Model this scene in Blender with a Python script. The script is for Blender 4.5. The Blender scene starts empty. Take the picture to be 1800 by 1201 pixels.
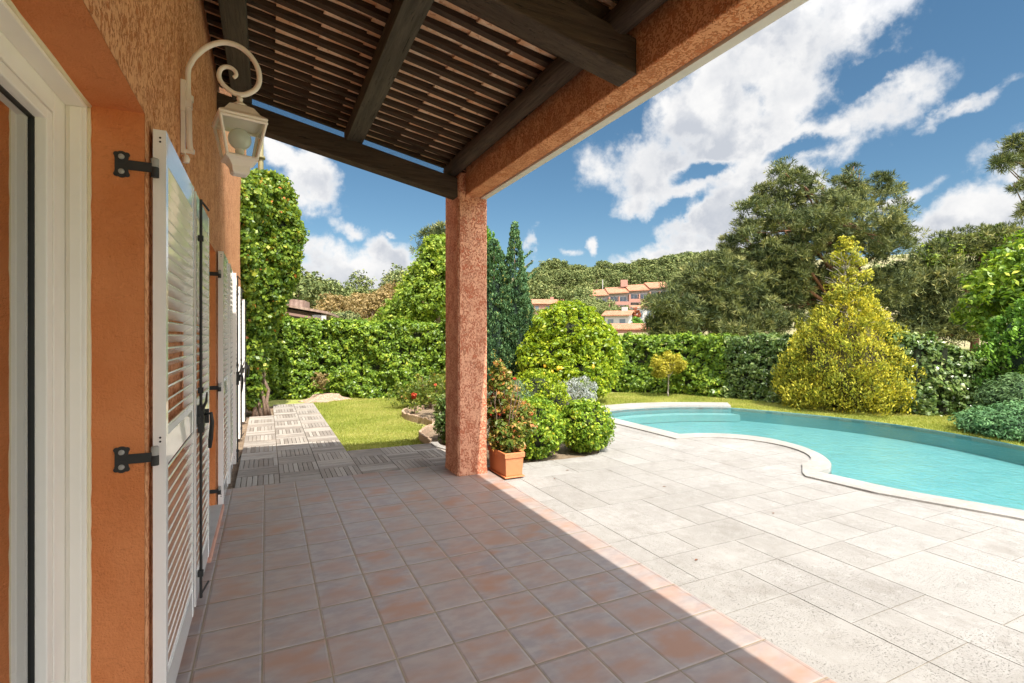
import bpy, bmesh, math, random
import numpy as np
from mathutils import Vector, Matrix
from mathutils.geometry import tessellate_polygon
random.seed(7); RNG = np.random.default_rng(7)
S = bpy.context.scene
C = S.collection
R = math.radians

# ------------------------------------------------------------------ camera
cam_d = bpy.data.cameras.new("camera"); cam = bpy.data.objects.new("camera", cam_d); C.objects.link(cam)
cam.location = (0, 0, 1.5); cam.rotation_euler = (R(90), 0, R(-25.5))
cam_d.sensor_width = 36; cam_d.lens = 36 * 905 / 1800; cam_d.shift_y = -10.5 / 1800
cam_d.clip_start = 0.05; cam_d.clip_end = 5000
S.camera = cam
# ------------------------------------------------------------------ sun + exposure
SUN = Vector((0.072, -0.60, 1.0)).normalized()
SUN_EL = math.asin(SUN.z); SUN_AZ = math.atan2(SUN.x, SUN.y)
sd = bpy.data.lights.new("sun", 'SUN'); so = bpy.data.objects.new("sun", sd); C.objects.link(so)
sd.energy = 2.35; sd.angle = R(0.5); sd.color = (1.0, 0.94, 0.84)
so.rotation_euler = SUN.to_track_quat('Z', 'Y').to_euler()
S.view_settings.view_transform = 'Standard'; S.view_settings.look = 'None'
S.view_settings.exposure = 1.75; S.view_settings.gamma = 1; S.view_settings.use_curve_mapping = False
S.render.engine = 'CYCLES'
try:
    S.cycles.max_bounces = 10; S.cycles.diffuse_bounces = 6; S.cycles.transparent_max_bounces = 12
    S.cycles.glossy_bounces = 4; S.cycles.sample_clamp_indirect = 6
except Exception: pass

# ------------------------------------------------------------------ node helper
class NT:
    def __init__(s, tree): s.t = tree; s.n = tree.nodes; s.l = tree.links
    def new(s, typ, ins=None, **props):
        nd = s.n.new(typ)
        for k, v in props.items(): setattr(nd, k, v)
        if ins:
            for k, v in ins.items():
                sock = nd.inputs[k]
                if isinstance(v, bpy.types.NodeSocket): s.l.new(v, sock)
                else: sock.default_value = v
        return nd
    def math(s, op, a, b=None, c=None, clamp=False):
        ins = {0: a}
        if b is not None: ins[1] = b
        if c is not None: ins[2] = c
        nd = s.new('ShaderNodeMath', ins, operation=op); nd.use_clamp = clamp
        return nd.outputs[0]
    def vmath(s, op, a, b=None, out=0, sc=None):
        ins = {0: a}
        if b is not None: ins[1] = b
        nd = s.new('ShaderNodeVectorMath', ins, operation=op)
        if sc is not None: nd.inputs['Scale'].default_value = sc
        return nd.outputs[out]
    def mix(s, f, a, b, bt='MIX'):
        nd = s.n.new('ShaderNodeMix'); nd.data_type = 'RGBA'; nd.blend_type = bt
        for i, v in ((0, f), (6, a), (7, b)):
            if isinstance(v, bpy.types.NodeSocket): s.l.new(v, nd.inputs[i])
            elif i == 0: nd.inputs[i].default_value = v
            else: nd.inputs[i].default_value = (*v, 1) if len(v) == 3 else v
        return nd.outputs[2]
    def ramp(s, f, stops, interp='LINEAR'):
        nd = s.n.new('ShaderNodeValToRGB'); s.l.new(f, nd.inputs[0]); cr = nd.color_ramp
        cr.interpolation = interp
        while len(cr.elements) < len(stops): cr.elements.new(0.5)
        for e, (p, c) in zip(cr.elements, stops):
            e.position = p; e.color = (c, c, c, 1) if not hasattr(c, '__len__') else (*c, 1)
        return nd.outputs[0]
    def noise(s, vec, scale, detail=4, rough=.55, dist=0, out=0):
        return s.new('ShaderNodeTexNoise', {'Vector': vec, 'Scale': scale, 'Detail': detail, 'Roughness': rough, 'Distortion': dist}).outputs[out]
    def smooth(s, v, lo, hi, a=0., b=1.):
        nd = s.new('ShaderNodeMapRange', {0: v, 1: lo, 2: hi, 3: a, 4: b}, interpolation_type='SMOOTHSTEP')
        return nd.outputs[0]
    def coords(s, scale=(1, 1, 1), rot=(0, 0, 0), loc=(0, 0, 0)):
        tc = s.new('ShaderNodeTexCoord')
        return s.new('ShaderNodeMapping', {'Vector': tc.outputs['Object'], 'Scale': scale, 'Rotation': rot, 'Location': loc}).outputs[0]
    def bump(s, h, strength=.5, dist=.01, nrm=None):
        ins = {'Height': h, 'Strength': strength, 'Distance': dist}
        if nrm is not None: ins['Normal'] = nrm
        return s.new('ShaderNodeBump', ins).outputs[0]

def mat(name):
    m = bpy.data.materials.new(name); m.use_nodes = True
    m.node_tree.nodes.clear(); nt = NT(m.node_tree)
    out = nt.new('ShaderNodeOutputMaterial')
    p = nt.new('ShaderNodeBsdfPrincipled')
    nt.l.new(p.outputs[0], out.inputs[0])
    nt.p = p; nt.out = out
    return m, nt
def setp(nt, **kw):
    names = {'col': 'Base Color', 'rough': 'Roughness', 'metal': 'Metallic', 'nrm': 'Normal', 'spec': 'Specular IOR Level', 'coat': 'Coat Weight'}
    for k, v in kw.items():
        so_ = nt.p.inputs[names[k]]
        if isinstance(v, bpy.types.NodeSocket): nt.l.new(v, so_)
        elif k == 'col': so_.default_value = (*v, 1)
        else: so_.default_value = v

# ------------------------------------------------------------------ world: blue sky with cumulus
W = bpy.data.worlds.new("World"); S.world = W; W.use_nodes = True
W.node_tree.nodes.clear(); w = NT(W.node_tree)
wo = w.new('ShaderNodeOutputWorld')
sky = w.new('ShaderNodeTexSky', sky_type='NISHITA'); sky.sun_disc = False
sky.sun_elevation = SUN_EL; sky.sun_rotation = SUN_AZ; sky.altitude = 100; sky.air_density = 1.0; sky.dust_density = 0.3; sky.ozone_density = 3.0
SKYS = 0.05
hs = w.new('ShaderNodeHueSaturation', {'Hue': 0.488, 'Saturation': 1.12, 'Value': 0.70, 'Color': sky.outputs[0]})
bg1 = w.new('ShaderNodeBackground', {'Color': hs.outputs[0], 'Strength': SKYS})
tcw = w.new('ShaderNodeTexCoord').outputs['Generated']
sep = w.new('ShaderNodeSeparateXYZ', {0: tcw})
az = w.math('ARCTAN2', sep.outputs[0], sep.outputs[1]); el = w.math('ARCSINE', sep.outputs[2])
ae = w.new('ShaderNodeCombineXYZ', {0: az, 1: el, 2: 0.0}).outputs[0]
nz1 = w.noise(tcw, 5.0, 9, .6, out=1); nz1 = w.vmath('SUBTRACT', nz1, (.5, .5, .5))
aew = w.vmath('ADD', ae, w.vmath('SCALE', nz1, sc=.16))
# (azimuth deg, elevation deg, half width deg, half height deg, tilt deg, weight)
CL = [(42, 16.5, 8.5, 4.6, -8, 1), (49.5, 18.5, 8, 6.0, 25, 1), (53, 25, 10, 7.5, 30, 1), (45.5, 22, 6.5, 4.5, 30, 1), (58, 19.0, 6.5, 3.3, 20, 1), (40.5, 13.8, 4.5, 2.2, 5, .9), (60, 28.5, 7, 4, 30, .9),
      (50, 11.8, 9, 3.9, 12, 1.15), (43.5, 7.8, 8, 3.0, 18, 1.1), (37.5, 5.3, 5.5, 1.8, 8, 1.0), (53.5, 13.8, 4.5, 2.6, 10, 1.1),
      (9, 6.4, 7.5, 3.3, 0, 1.15), (4, 5.8, 4, 2.9, 0, 1.1), (12.3, 8.8, 2.6, 3.0, 0, 1.25), (15.4, 8.0, 3.4, 2.4, 20, 1.1), (10.0, 5.5, 7, 2.2, 0, 1.1),
      (4.0, 15.2, 3.4, 2.5, -25, 1), (0.8, 17.0, 2.4, 1.5, -25, .95),
      (67.0, 8.6, 5.0, 2.5, 0, 1.1), (70.5, 9.3, 5, 2.6, 0, 1.1), (70, 13.3, 3.0, 1.6, 0, .9), (62.5, 11.5, 3.0, .8, 25, .7), (66, 17.6, 3.4, .9, 15, .7),
      (29.2, 6.0, 1.8, 1.5, 40, .9), (27.5, 9.6, 1.0, 1.7, 20, .75), (9, 12.0, 2.6, .9, 0, .6), (12.6, 12.0, 1.2, .6, 20, .75), (34, 10.0, .9, 1.1, 0, .7), (31.2, 9.2, 1.3, .6, 0, .6), (58.5, 13.5, 2.0, 1.4, 40, .8),
      (105, 25, 18, 11, 0, 1.1), (140, 35, 26, 18, 0, 1.2), (-60, 22, 26, 14, 0, 1.1), (-120, 28, 30, 18, 0, 1.2), (180, 20, 22, 12, 0, 1.1), (-178, 22, 22, 12, 0, 1.1), (100, 55, 30, 12, 0, 1.1), (-90, 60, 50, 14, 0, 1), (165, 62, 30, 10, 0, 1)]  # unseen clouds outside the view, added as fill light for the shade
HOLES = [(51.3, 23.6, 1.6, 2.4, 20, .55), (47.3, 16.2, 2.8, .9, 10, .9), (55.3, 17.6, 3.4, .9, 20, .85), (44.8, 12.8, 2.2, 1.0, 20, .8), (38.5, 10.5, 3.0, 1.5, 15, .5), (60.5, 22.7, 2.2, .8, 10, .5)]
def field(lst, vec):
    acc = None
    for (a, e, wx, wy, rt, wt) in lst:
        mp = w.new('ShaderNodeMapping', {'Vector': vec, 'Location': (-R(a), -R(e), 0)}, vector_type='POINT')
        mp2 = w.new('ShaderNodeMapping', {'Vector': mp.outputs[0], 'Rotation': (0, 0, -R(rt))})
        mp3 = w.new('ShaderNodeVectorMath', {0: mp2.outputs[0], 1: (1 / R(wx), 1 / R(wy), 0)}, operation='MULTIPLY')
        ln = w.vmath('LENGTH', mp3.outputs[0], out=1)
        v = w.math('MULTIPLY', w.math('SUBTRACT', 1.45, ln), wt)
        v = w.math('MAXIMUM', v, 0.0)
        acc = v if acc is None else w.math('MAXIMUM', acc, v)
    return acc
F = field(CL, aew); Hh = field(HOLES, aew)
nA = w.noise(tcw, 9.0, 10, .58); nB = w.noise(tcw, 34.0, 6, .6)
dens = w.math('SUBTRACT', F, w.math('MULTIPLY', Hh, .9))
dens = w.math('ADD', dens, w.math('MULTIPLY', w.math('SUBTRACT', nA, .5), 2.3))
dens = w.math('ADD', dens, w.math('MULTIPLY', w.math('SUBTRACT', nB, .5), .75))
cm = w.smooth(dens, .31, .98)
cm = w.math('MULTIPLY', cm, w.smooth(F, .02, .3))
shade = w.noise(tcw, 7.0, 6, .6)
thick = w.smooth(dens, .55, 1.25)
nS = w.noise(w.vmath('ADD', tcw, (0.012, -0.03, 0.05)), 9.0, 10, .58)
relief = w.smooth(w.math('SUBTRACT', nS, nA), -.06, .10)
sh = w.math('MULTIPLY', w.math('ADD', w.math('MULTIPLY', w.smooth(shade, .36, .62), .55), w.math('MULTIPLY', relief, .55)), thick, clamp=True)
ccol = w.mix(sh, (1.03, 1.02, 1.01), (.62, .655, .72))
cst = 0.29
# added boost: clouds towards the sun, behind the camera, brightened to lift the porch shade
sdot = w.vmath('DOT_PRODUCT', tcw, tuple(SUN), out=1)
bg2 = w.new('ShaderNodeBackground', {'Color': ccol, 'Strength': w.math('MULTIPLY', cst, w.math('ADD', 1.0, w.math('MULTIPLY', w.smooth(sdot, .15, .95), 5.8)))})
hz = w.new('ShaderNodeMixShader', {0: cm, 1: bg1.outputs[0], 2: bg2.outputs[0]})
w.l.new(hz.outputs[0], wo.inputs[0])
try: W.cycles.sampling_method = 'MANUAL'; W.cycles.sample_map_resolution = 1024
except Exception: pass

# ------------------------------------------------------------------ mesh builder
class MB:
    def __init__(s): s.v = []; s.f = []; s.m = []; s.cur = 0
    def add(s, vs, fs):
        o = len(s.v); s.v += [tuple(p) for p in vs]; s.f += [tuple(i + o for i in f) for f in fs]; s.m += [s.cur] * len(fs); return s
    def box(s, x0, x1, y0, y1, z0, z1, M=None):
        vs = [(x, y, z) for z in (z0, z1) for y in (y0, y1) for x in (x0, x1)]
        if M is not None: vs = [M @ Vector(p) for p in vs]
        return s.add(vs, [(0, 2, 3, 1), (4, 5, 7, 6), (0, 1, 5, 4), (2, 6, 7, 3), (0, 4, 6, 2), (1, 3, 7, 5)])
    def beam(s, p0, p1, wd, h, up=(0, 0, 1)):   # p0,p1: centre of bottom face
        p0 = Vector(p0); p1 = Vector(p1); d = (p1 - p0).normalized(); up = Vector(up)
        sd_ = d.cross(up).normalized(); u = Vector((0, 0, 1))
        vs = [p + sd_ * a * wd / 2 + u * b * h for p in (p0, p1) for b in (0, 1) for a in (-1, 1)]
        return s.add(vs, [(0, 1, 3, 2), (4, 6, 7, 5), (0, 4, 5, 1), (2, 3, 7, 6), (0, 2, 6, 4), (1, 5, 7, 3)])
    def tube(s, pts, rad, seg=10, cap=True):
        pts = [Vector(p) for p in pts]; n = len(pts)
        if not hasattr(rad, '__len__'): rad = [rad] * n
        prev = None; rings = []
        for i, p in enumerate(pts):
            d = (pts[min(i + 1, n - 1)] - pts[max(i - 1, 0)]).normalized()
            if prev is None:
                a = Vector((0, 0, 1)) if abs(d.z) < .9 else Vector((1, 0, 0)); u = d.cross(a).normalized()
            else:
                u = (prev - d * prev.dot(d)).normalized()
            prev = u; vv = d.cross(u)
            rings.append([p + (u * math.cos(t) + vv * math.sin(t)) * rad[i] for t in [2 * math.pi * k / seg for k in range(seg)]])
        vs = [q for r_ in rings for q in r_]
        fs = [(i * seg + k, i * seg + (k + 1) % seg, (i + 1) * seg + (k + 1) % seg, (i + 1) * seg + k) for i in range(n - 1) for k in range(seg)]
        if cap: fs += [tuple(range(seg))[::-1], tuple((n - 1) * seg + k for k in range(seg))]
        return s.add(vs, fs)
    def lathe(s, prof, c=(0, 0, 0), seg=20, M=None):
        vs = []
        for r_, z in prof:
            for k in range(seg):
                t = 2 * math.pi * k / seg; p = Vector((c[0] + r_ * math.cos(t), c[1] + r_ * math.sin(t), c[2] + z))
                vs.append(M @ p if M is not None else p)
        n = len(prof)
        fs = [(i * seg + k, i * seg + (k + 1) % seg, (i + 1) * seg + (k + 1) % seg, (i + 1) * seg + k) for i in range(n - 1) for k in range(seg)]
        fs += [tuple(range(seg))[::-1], tuple((n - 1) * seg + k for k in range(seg))]
        return s.add(vs, fs)
    def poly(s, outline, z0, z1, holes=()):      # extruded polygon with holes, z0 bottom z1 top
        loops = [list(outline)] + [list(h) for h in holes]
        flat = [p for l in loops for p in l]; n = len(flat)
        tris = tessellate_polygon([[Vector((x, y, 0)) for x, y in l] for l in loops])
        vs = [(x, y, z1) for x, y in flat] + [(x, y, z0) for x, y in flat]
        fs = []
        for t in tris:
            a, b, c_ = [Vector((*flat[i], 0)) for i in t]
            if (b - a).cross(c_ - a).z < 0: t = t[::-1]
            fs.append(tuple(t)); fs.append(tuple(i + n for i in t[::-1]))
        o = 0
        for l in loops:
            k = len(l)
            for i in range(k): a, b = o + i, o + (i + 1) % k; fs.append((a, b, b + n, a + n))
            o += k
        return s.add(vs, fs)
    def build(s, name, mats, parent=None, smooth=False, bevel=0, loc=None, recalc=True):
        me = bpy.data.meshes.new(name); me.from_pydata(s.v, [], s.f)
        if not isinstance(mats, (list, tuple)): mats = [mats]
        for m in mats: me.materials.append(m)
        if len(mats) > 1: me.polygons.foreach_set('material_index', s.m)
        if recalc:
            bm = bmesh.new(); bm.from_mesh(me); bmesh.ops.recalc_face_normals(bm, faces=bm.faces); bm.to_mesh(me); bm.free()
        if smooth: me.polygons.foreach_set('use_smooth', [True] * len(me.polygons))
        me.update()
        o = bpy.data.objects.new(name, me); C.objects.link(o)
        if parent: o.parent = parent; o.matrix_parent_inverse = Matrix.Translation(-Vector(parent.location)) if parent.rotation_euler.z == 0 else parent.matrix_world.inverted()
        if bevel:
            b = o.modifiers.new('bevel', 'BEVEL'); b.width = bevel; b.segments = 2; b.limit_method = 'ANGLE'; b.angle_limit = R(40)
        return o
def thing(name, label, cat, loc=(0, 0, 0), group=None):
    o = bpy.data.objects.new(name, None); C.objects.link(o); o.location = loc; o.empty_display_size = .2
    o['label'] = label; o['category'] = cat
    if group: o['group'] = group
    return o
def tag(o, label, cat, group=None):
    o['label'] = label; o['category'] = cat
    if group: o['group'] = group
    return o
def struct(o, kind='structure'): o['kind'] = kind; return o

# ------------------------------------------------------------------ materials
def m_stucco(name, light, pit, scale=1.0, amount=.5, bump=1.0, vertical=3.0):
    m, n = mat(name)
    co = n.coords(scale=(1, 1, 1 / vertical))
    warp = n.noise(co, 16 * scale, 3, .5, out=1)
    v = n.vmath('ADD', co, n.vmath('SCALE', n.vmath('SUBTRACT', warp, (.5, .5, .5)), sc=.035))
    a = n.noise(v, 62 * scale, 5, .6, .2)
    big = n.noise(n.coords(scale=(1, 1, .7)), 9 * scale, 4, .65)
    thr = n.math('ADD', a, n.math('MULTIPLY', n.math('SUBTRACT', big, .5), .42))
    pits = n.smooth(thr, .51 + .12 * (.5 - amount), .56 + .12 * (.5 - amount))
    fine = n.noise(n.coords(), 260, 3, .6)
    mot = n.noise(n.coords(), 5, 5, .65)
    col = n.mix(pits, light, pit)
    col = n.mix(n.math('MULTIPLY', n.smooth(mot, .35, .7), .28), col, tuple(c * .72 for c in light))
    col = n.mix(n.math('MULTIPLY', fine, .22), col, tuple(c * .55 for c in light))
    h = n.math('ADD', n.math('MULTIPLY', pits, -1.0), n.math('MULTIPLY', fine, .35))
    setp(n, col=col, rough=.92, spec=.2, nrm=n.bump(h, bump, .006))
    return m
M_wall = m_stucco('wall_render', (.87, .42, .21), (.56, .175, .055), 1.25, .42, 1.0, 1.6)
M_col = m_stucco('pillar_render', (.86, .43, .27), (.53, .145, .07), 1.25, .60, 1.0, 1.5)
M_bar = m_stucco('beam_render', (.84, .39, .19), (.60, .19, .065), 1.1, .55, 1.0, 1.0)
def m_smooth_render():
    m, n = mat('smooth_render')
    co = n.coords()
    a = n.noise(co, 3.2, 5, .6); f = n.noise(co, 190, 3, .6); g = n.noise(n.coords(scale=(1, 1, 2.2)), 26, 5, .7, 1.2)
    col = n.mix(n.smooth(a, .3, .75), (.78, .28, .105), (.68, .215, .07))
    col = n.mix(n.math('MULTIPLY', n.smooth(g, .56, .66), .35), col, (.52, .15, .05))
    h = n.math('ADD', n.math('MULTIPLY', f, .5), n.math('MULTIPLY', g, .8))
    h = n.math('ADD', h, n.math('MULTIPLY', n.noise(n.coords(scale=(1, 1, .6)), 75, 4, .7), .9))
    setp(n, col=col, rough=.9, spec=.2, nrm=n.bump(h, 1.0, .007)); return m
M_rev = m_smooth_render()
def m_paint(name, col, rough=.3, coat=0, var=.08, bump=.0):
    m, n = mat(name)
    a = n.noise(n.coords(), 7, 4, .6); d = n.noise(n.coords(), 60, 3, .7)
    c = n.mix(n.math('MULTIPLY', n.smooth(a, .4, .75), var * 2), col, tuple(x * .78 for x in col))
    rr = n.math('ADD', rough, n.math('MULTIPLY', d, .12))
    setp(n, col=c, rough=rr, coat=coat, nrm=n.bump(n.noise(n.coords(), 25, 2), .03 + bump, .002)); return m
M_frame = m_paint('cream_frame', (.90, .85, .77), .35)
M_seal = m_paint('sealant', (.78, .68, .46), .6, bump=.5)
M_shut = m_paint('white_gloss', (.92, .90, .87), .12, coat=.6, var=.04)
M_lampw = m_paint('lamp_white', (.90, .80, .73), .4)
M_black = m_paint('black_iron', (.022, .02, .018), .5, var=.3)
M_gasket = m_paint('gasket', (.015, .015, .014), .5)
M_trim = m_paint('white_trim', (.70, .66, .58), .5, var=.2)
M_screw = m_paint('dull_steel', (.35, .33, .30), .4); 
def m_wood(name, c1, c2, axis=0, rough=.8, gl=22):
    m, n = mat(name)
    sc = [gl, gl, gl]; sc[axis] = 1.3
    co = n.coords(scale=tuple(sc))
    g = n.noise(co, 1.6, 7, .7, .6); k = n.noise(n.coords(), 2.5, 4, .6); cr = n.noise(co, 4, 4, .5, 1.5)
    col = n.mix(n.smooth(g, .3, .7), c1, c2)
    col = n.mix(n.math('MULTIPLY', n.smooth(k, .45, .7), .5), col, tuple((a + b) * .42 for a, b in zip(c1, c2)))
    col = n.mix(n.smooth(cr, .62, .7), col, tuple(x * .3 for x in c1))
    h = n.math('ADD', g, n.math('MULTIPLY', n.smooth(cr, .6, .68), -1.0))
    setp(n, col=col, rough=rough, spec=.3, nrm=n.bump(h, .7, .006)); return m
M_beamx = m_wood('dark_timber', (.040, .024, .016), (.085, .056, .036), 0)
M_beamy = m_wood('dark_timber_long', (.055, .034, .020), (.115, .078, .048), 1)
M_purl = m_wood('weathered_purlin', (.05, .040, .028), (.10, .083, .058), 1)
M_batten = m_wood('roof_batten', (.040, .023, .014), (.085, .05, .03), 0)
M_log = m_wood('round_timber', (.038, .025, .017), (.10, .07, .05), 1, .75, 34)
def m_rooftile():
    m, n = mat('clay_tile')
    a = n.noise(n.coords(), 9, 5, .65); b = n.noise(n.coords(), 30, 4, .6); g = n.new('ShaderNodeNewGeometry').outputs['Random Per Island']
    col = n.mix(g, (.60, .30, .15), (.72, .45, .26))
    col = n.mix(n.math('MULTIPLY', n.smooth(a, .42, .62), .75), col, (.80, .60, .42))
    col = n.mix(n.math('MULTIPLY', n.smooth(b, .58, .68), .7), col, (.36, .13, .05))
    setp(n, col=col, rough=.75, nrm=n.bump(b, .4, .003)); return m
M_tile = m_rooftile()
def m_deckwood():
    m, n = mat('weathered_deck_slats')
    g = n.new('ShaderNodeNewGeometry').outputs['Random Per Island']
    a = n.noise(n.coords(scale=(8, 8, 8)), 3, 6, .7); s_ = n.noise(n.coords(), 3, 3)
    col = n.mix(g, (.235, .205, .175), (.46, .42, .37))
    col = n.mix(n.math('MULTIPLY', a, .55), col, (.16, .125, .10))
    col = n.mix(n.math('MULTIPLY', n.smooth(s_, .5, .7), .3), col, (.50, .42, .34))
    setp(n, col=col, rough=.85, nrm=n.bump(n.noise(n.coords(), 90, 4, .7), .5, .004)); return m
M_dw = m_deckwood()

TX, TY, X0, YT0 = .28165, .31318, -.0175, 3.3238
def m_tiles():
    m, n = mat('terrace_tiles')
    co = n.coords(); sp = n.new('ShaderNodeSeparateXYZ', {0: co})
    u = n.math('DIVIDE', n.math('SUBTRACT', sp.outputs[0], X0), TX); v = n.math('DIVIDE', n.math('SUBTRACT', sp.outputs[1], YT0), TY)
    wob = n.noise(co, 3, 2); 
    cu = n.math('FLOOR', u); cv = n.math('FLOOR', v); fu = n.math('FRACT', n.math('ADD', u, 50)); fv = n.math('FRACT', n.math('ADD', v, 50))
    du = n.math('MINIMUM', fu, n.math('SUBTRACT', 1, fu)); dv = n.math('MINIMUM', fv, n.math('SUBTRACT', 1, fv))
    d = n.math('MINIMUM', du, dv)
    d = n.math('ADD', d, n.math('MULTIPLY', n.math('SUBTRACT', n.noise(co, 60, 2), .5), .006))
    grout = n.smooth(d, .008, .014, 1, 0)
    edge = n.smooth(d, .012, .045, 0, 1)
    cell = n.new('ShaderNodeCombineXYZ', {0: cu, 1: cv, 2: 3.0}).outputs[0]
    wn = n.new('ShaderNodeTexWhiteNoise', {0: cell}); rnd = wn.outputs[0]; rc = wn.outputs[1]
    pc = n.vmath('ADD', n.vmath('MULTIPLY', co, (1, 1.8, 1)), n.vmath('SCALE', rc, sc=40))
    p1 = n.noise(pc, 4.0, 4, .5, .15); p2 = n.noise(pc, 10, 5, .6); p3 = n.noise(co, 140, 3, .6)
    cen = n.smooth(d, .02, .35)
    rust = n.math('MULTIPLY', n.smooth(n.math('ADD', p1, n.math('MULTIPLY', cen, .10)), .40, .80), .95)
    base = n.mix(n.smooth(p2, .35, .65), (.285, .25, .245), (.37, .32, .295))
    rust = n.math('MULTIPLY', rust, n.math('ADD', .25, n.new('ShaderNodeSeparateXYZ', {0: rc}).outputs[1]), clamp=True)
    base = n.mix(n.math('MULTIPLY', rnd, .5), base, (.35, .28, .245))
    col = n.mix(rust, base, (.37, .215, .15))
    col = n.mix(n.math('MULTIPLY', n.smooth(n.noise(pc, 7, 3, .5), .55, .8), .5), col, (.34, .20, .14))
    col = n.mix(n.math('MULTIPLY', n.smooth(p3, .55, .8), .2), col, (.36, .31, .29))
    gcol = n.mix(n.noise(co, 6, 3), (.36, .29, .19), (.14, .11, .08))
    col = n.mix(grout, col, gcol)
    h = n.math('ADD', n.math('MULTIPLY', edge, 1.0), n.math('MULTIPLY', p2, .12))
    setp(n, col=col, rough=n.math('ADD', .42, n.math('MULTIPLY', grout, .4)), spec=.4, nrm=n.bump(h, .6, .004)); return m
M_floor = m_tiles()
def m_traver(name, brick=True, tint=(1, 1, 1)):
    m, n = mat(name)
    co = n.coords(rot=(0, 0, R(0)))
    t = lambda c: tuple(a * b for a, b in zip(c, tint))
    if brick:
        rnd = n.new('ShaderNodeNewGeometry').outputs['Random Per Island']; mor = 0.0
    if False:
        wv = n.vmath('ADD', co, n.vmath('SCALE', n.vmath('SUBTRACT', n.noise(co, 1.2, 2, out=1), (.5, .5, .5)), sc=.02))
        sw = n.new('ShaderNodeMapping', {'Vector': wv, 'Rotation': (0, 0, R(90)), 'Location': (0, .08, 0)}).outputs[0]
        bt = n.new('ShaderNodeTexBrick', {'Vector': sw, 'Color1': (0, 0, 0, 1), 'Color2': (1, 1, 1, 1), 'Mortar': (.5, .5, .5, 1), 'Scale': 1.0, 'Mortar Size': .005, 'Mortar Smooth': .35, 'Bias': 0., 'Brick Width': .60, 'Row Height': .40})
        bt.offset = .5; bt.squash = .66; bt.squash_frequency = 3
        rnd = bt.outputs[0]; mor = bt.outputs[1]
        off = n.vmath('SCALE', rnd, sc=30.)
    str_ = n.noise(n.coords(scale=(6, 2.2, 1)), 4, 7, .72, .3); big = n.noise(co, 1.3, 5, .6); fine = n.noise(co, 100, 5, .74); mid = n.noise(co, 12, 6, .7)
    col = n.mix(n.smooth(big, .3, .7), t((.295, .278, .258)), t((.36, .343, .322)))
    col = n.mix(n.math('MULTIPLY', n.smooth(str_, .45, .7), .38), col, t((.235, .212, .18)))
    col = n.mix(n.math('MULTIPLY', n.smooth(mid, .48, .68), .35), col, t((.44, .425, .40)))
    pits = n.math('MULTIPLY', n.smooth(fine, .57, .63), n.smooth(n.noise(co, 2.2, 3, .6), .30, .58))
    col = n.mix(n.math('MULTIPLY', pits, .75), col, t((.13, .11, .085)))
    h = n.math('ADD', n.math('MULTIPLY', fine, .5), n.math('MULTIPLY', mid, .5))
    if brick:
        col = n.mix(n.math('MULTIPLY', n.smooth(rnd, .2, .9), .30), col, t((.28, .262, .235)))
        bright = n.math('GREATER_THAN', n.math('FRACT', n.math('MULTIPLY', rnd, 7.31)), .86)
        col = n.mix(n.math('MULTIPLY', bright, .2), col, t((.45, .44, .42)))
        stain = n.smooth(n.noise(co, 3.5, 5, .7), .52, .70)
        col = n.mix(n.math('MULTIPLY', stain, .45), col, t((.215, .195, .17)))
    else:
        sp = n.new('ShaderNodeSeparateXYZ', {0: co})
    setp(n, col=col, rough=.8, spec=.25, nrm=n.bump(n.math('SUBTRACT', h, pits), .8, .005)); return m
M_deck = m_traver('travertine_deck'); M_coping = m_traver('travertine_coping', False, (1.08, 1.07, 1.05))
M_edge_tile = m_paint('bullnose_tile', (.62, .44, .32), .5, var=.5)
def m_soil(name='soil', a=(.20, .135, .085), b=(.36, .27, .18)):
    m, n = mat(name); co = n.coords()
    x = n.noise(co, 6, 6, .7); y = n.noise(co, 70, 4, .7)
    setp(n, col=n.mix(n.smooth(x, .3, .7), a, b), rough=.95, nrm=n.bump(n.math('ADD', x, y), .9, .03)); return m
M_soil = m_soil()
def m_lawn(name, far=False):
    m, n = mat(name); co = n.coords()
    x = n.noise(co, .8 if not far else .05, 6, .7); y = n.noise(co, 45 if not far else .6, 4, .7); z = n.noise(co, 9 if not far else .2, 5, .7)
    col = n.mix(n.smooth(x, .3, .7), (.30, .34, .08), (.42, .41, .13))
    col = n.mix(n.math('MULTIPLY', n.smooth(z, .45, .68), .5), col, (.48, .44, .19))
    col = n.mix(n.math('MULTIPLY', n.smooth(y, .45, .7), .45), col, (.17, .22, .05))
    if far: col = n.mix(n.smooth(z, .35, .65), (.24, .25, .10), (.36, .30, .18))
    setp(n, col=col, rough=.95, spec=.15, nrm=n.bump(n.math('ADD', y, z), .8, .03)); return m
M_lawn = m_lawn('lawn_ground'); M_far = m_lawn('far_ground', True)
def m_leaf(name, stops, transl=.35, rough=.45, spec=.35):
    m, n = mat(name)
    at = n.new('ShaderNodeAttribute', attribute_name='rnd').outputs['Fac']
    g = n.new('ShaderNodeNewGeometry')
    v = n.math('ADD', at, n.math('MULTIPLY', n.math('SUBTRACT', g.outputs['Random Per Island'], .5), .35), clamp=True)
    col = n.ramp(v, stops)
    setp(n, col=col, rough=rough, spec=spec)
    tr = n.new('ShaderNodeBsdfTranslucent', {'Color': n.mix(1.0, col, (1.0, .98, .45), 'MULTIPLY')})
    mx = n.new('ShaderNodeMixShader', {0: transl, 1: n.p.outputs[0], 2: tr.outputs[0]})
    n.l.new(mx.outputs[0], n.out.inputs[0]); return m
G = lambda *c: c
L_hedge = m_leaf('hedge_leaf', [(0, (0.066, 0.141, 0.020)), (.45, (0.178, 0.295, 0.032)), (.8, (0.369, 0.506, 0.051)), (1, (0.621, 0.647, 0.087))], .35, .35)
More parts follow.
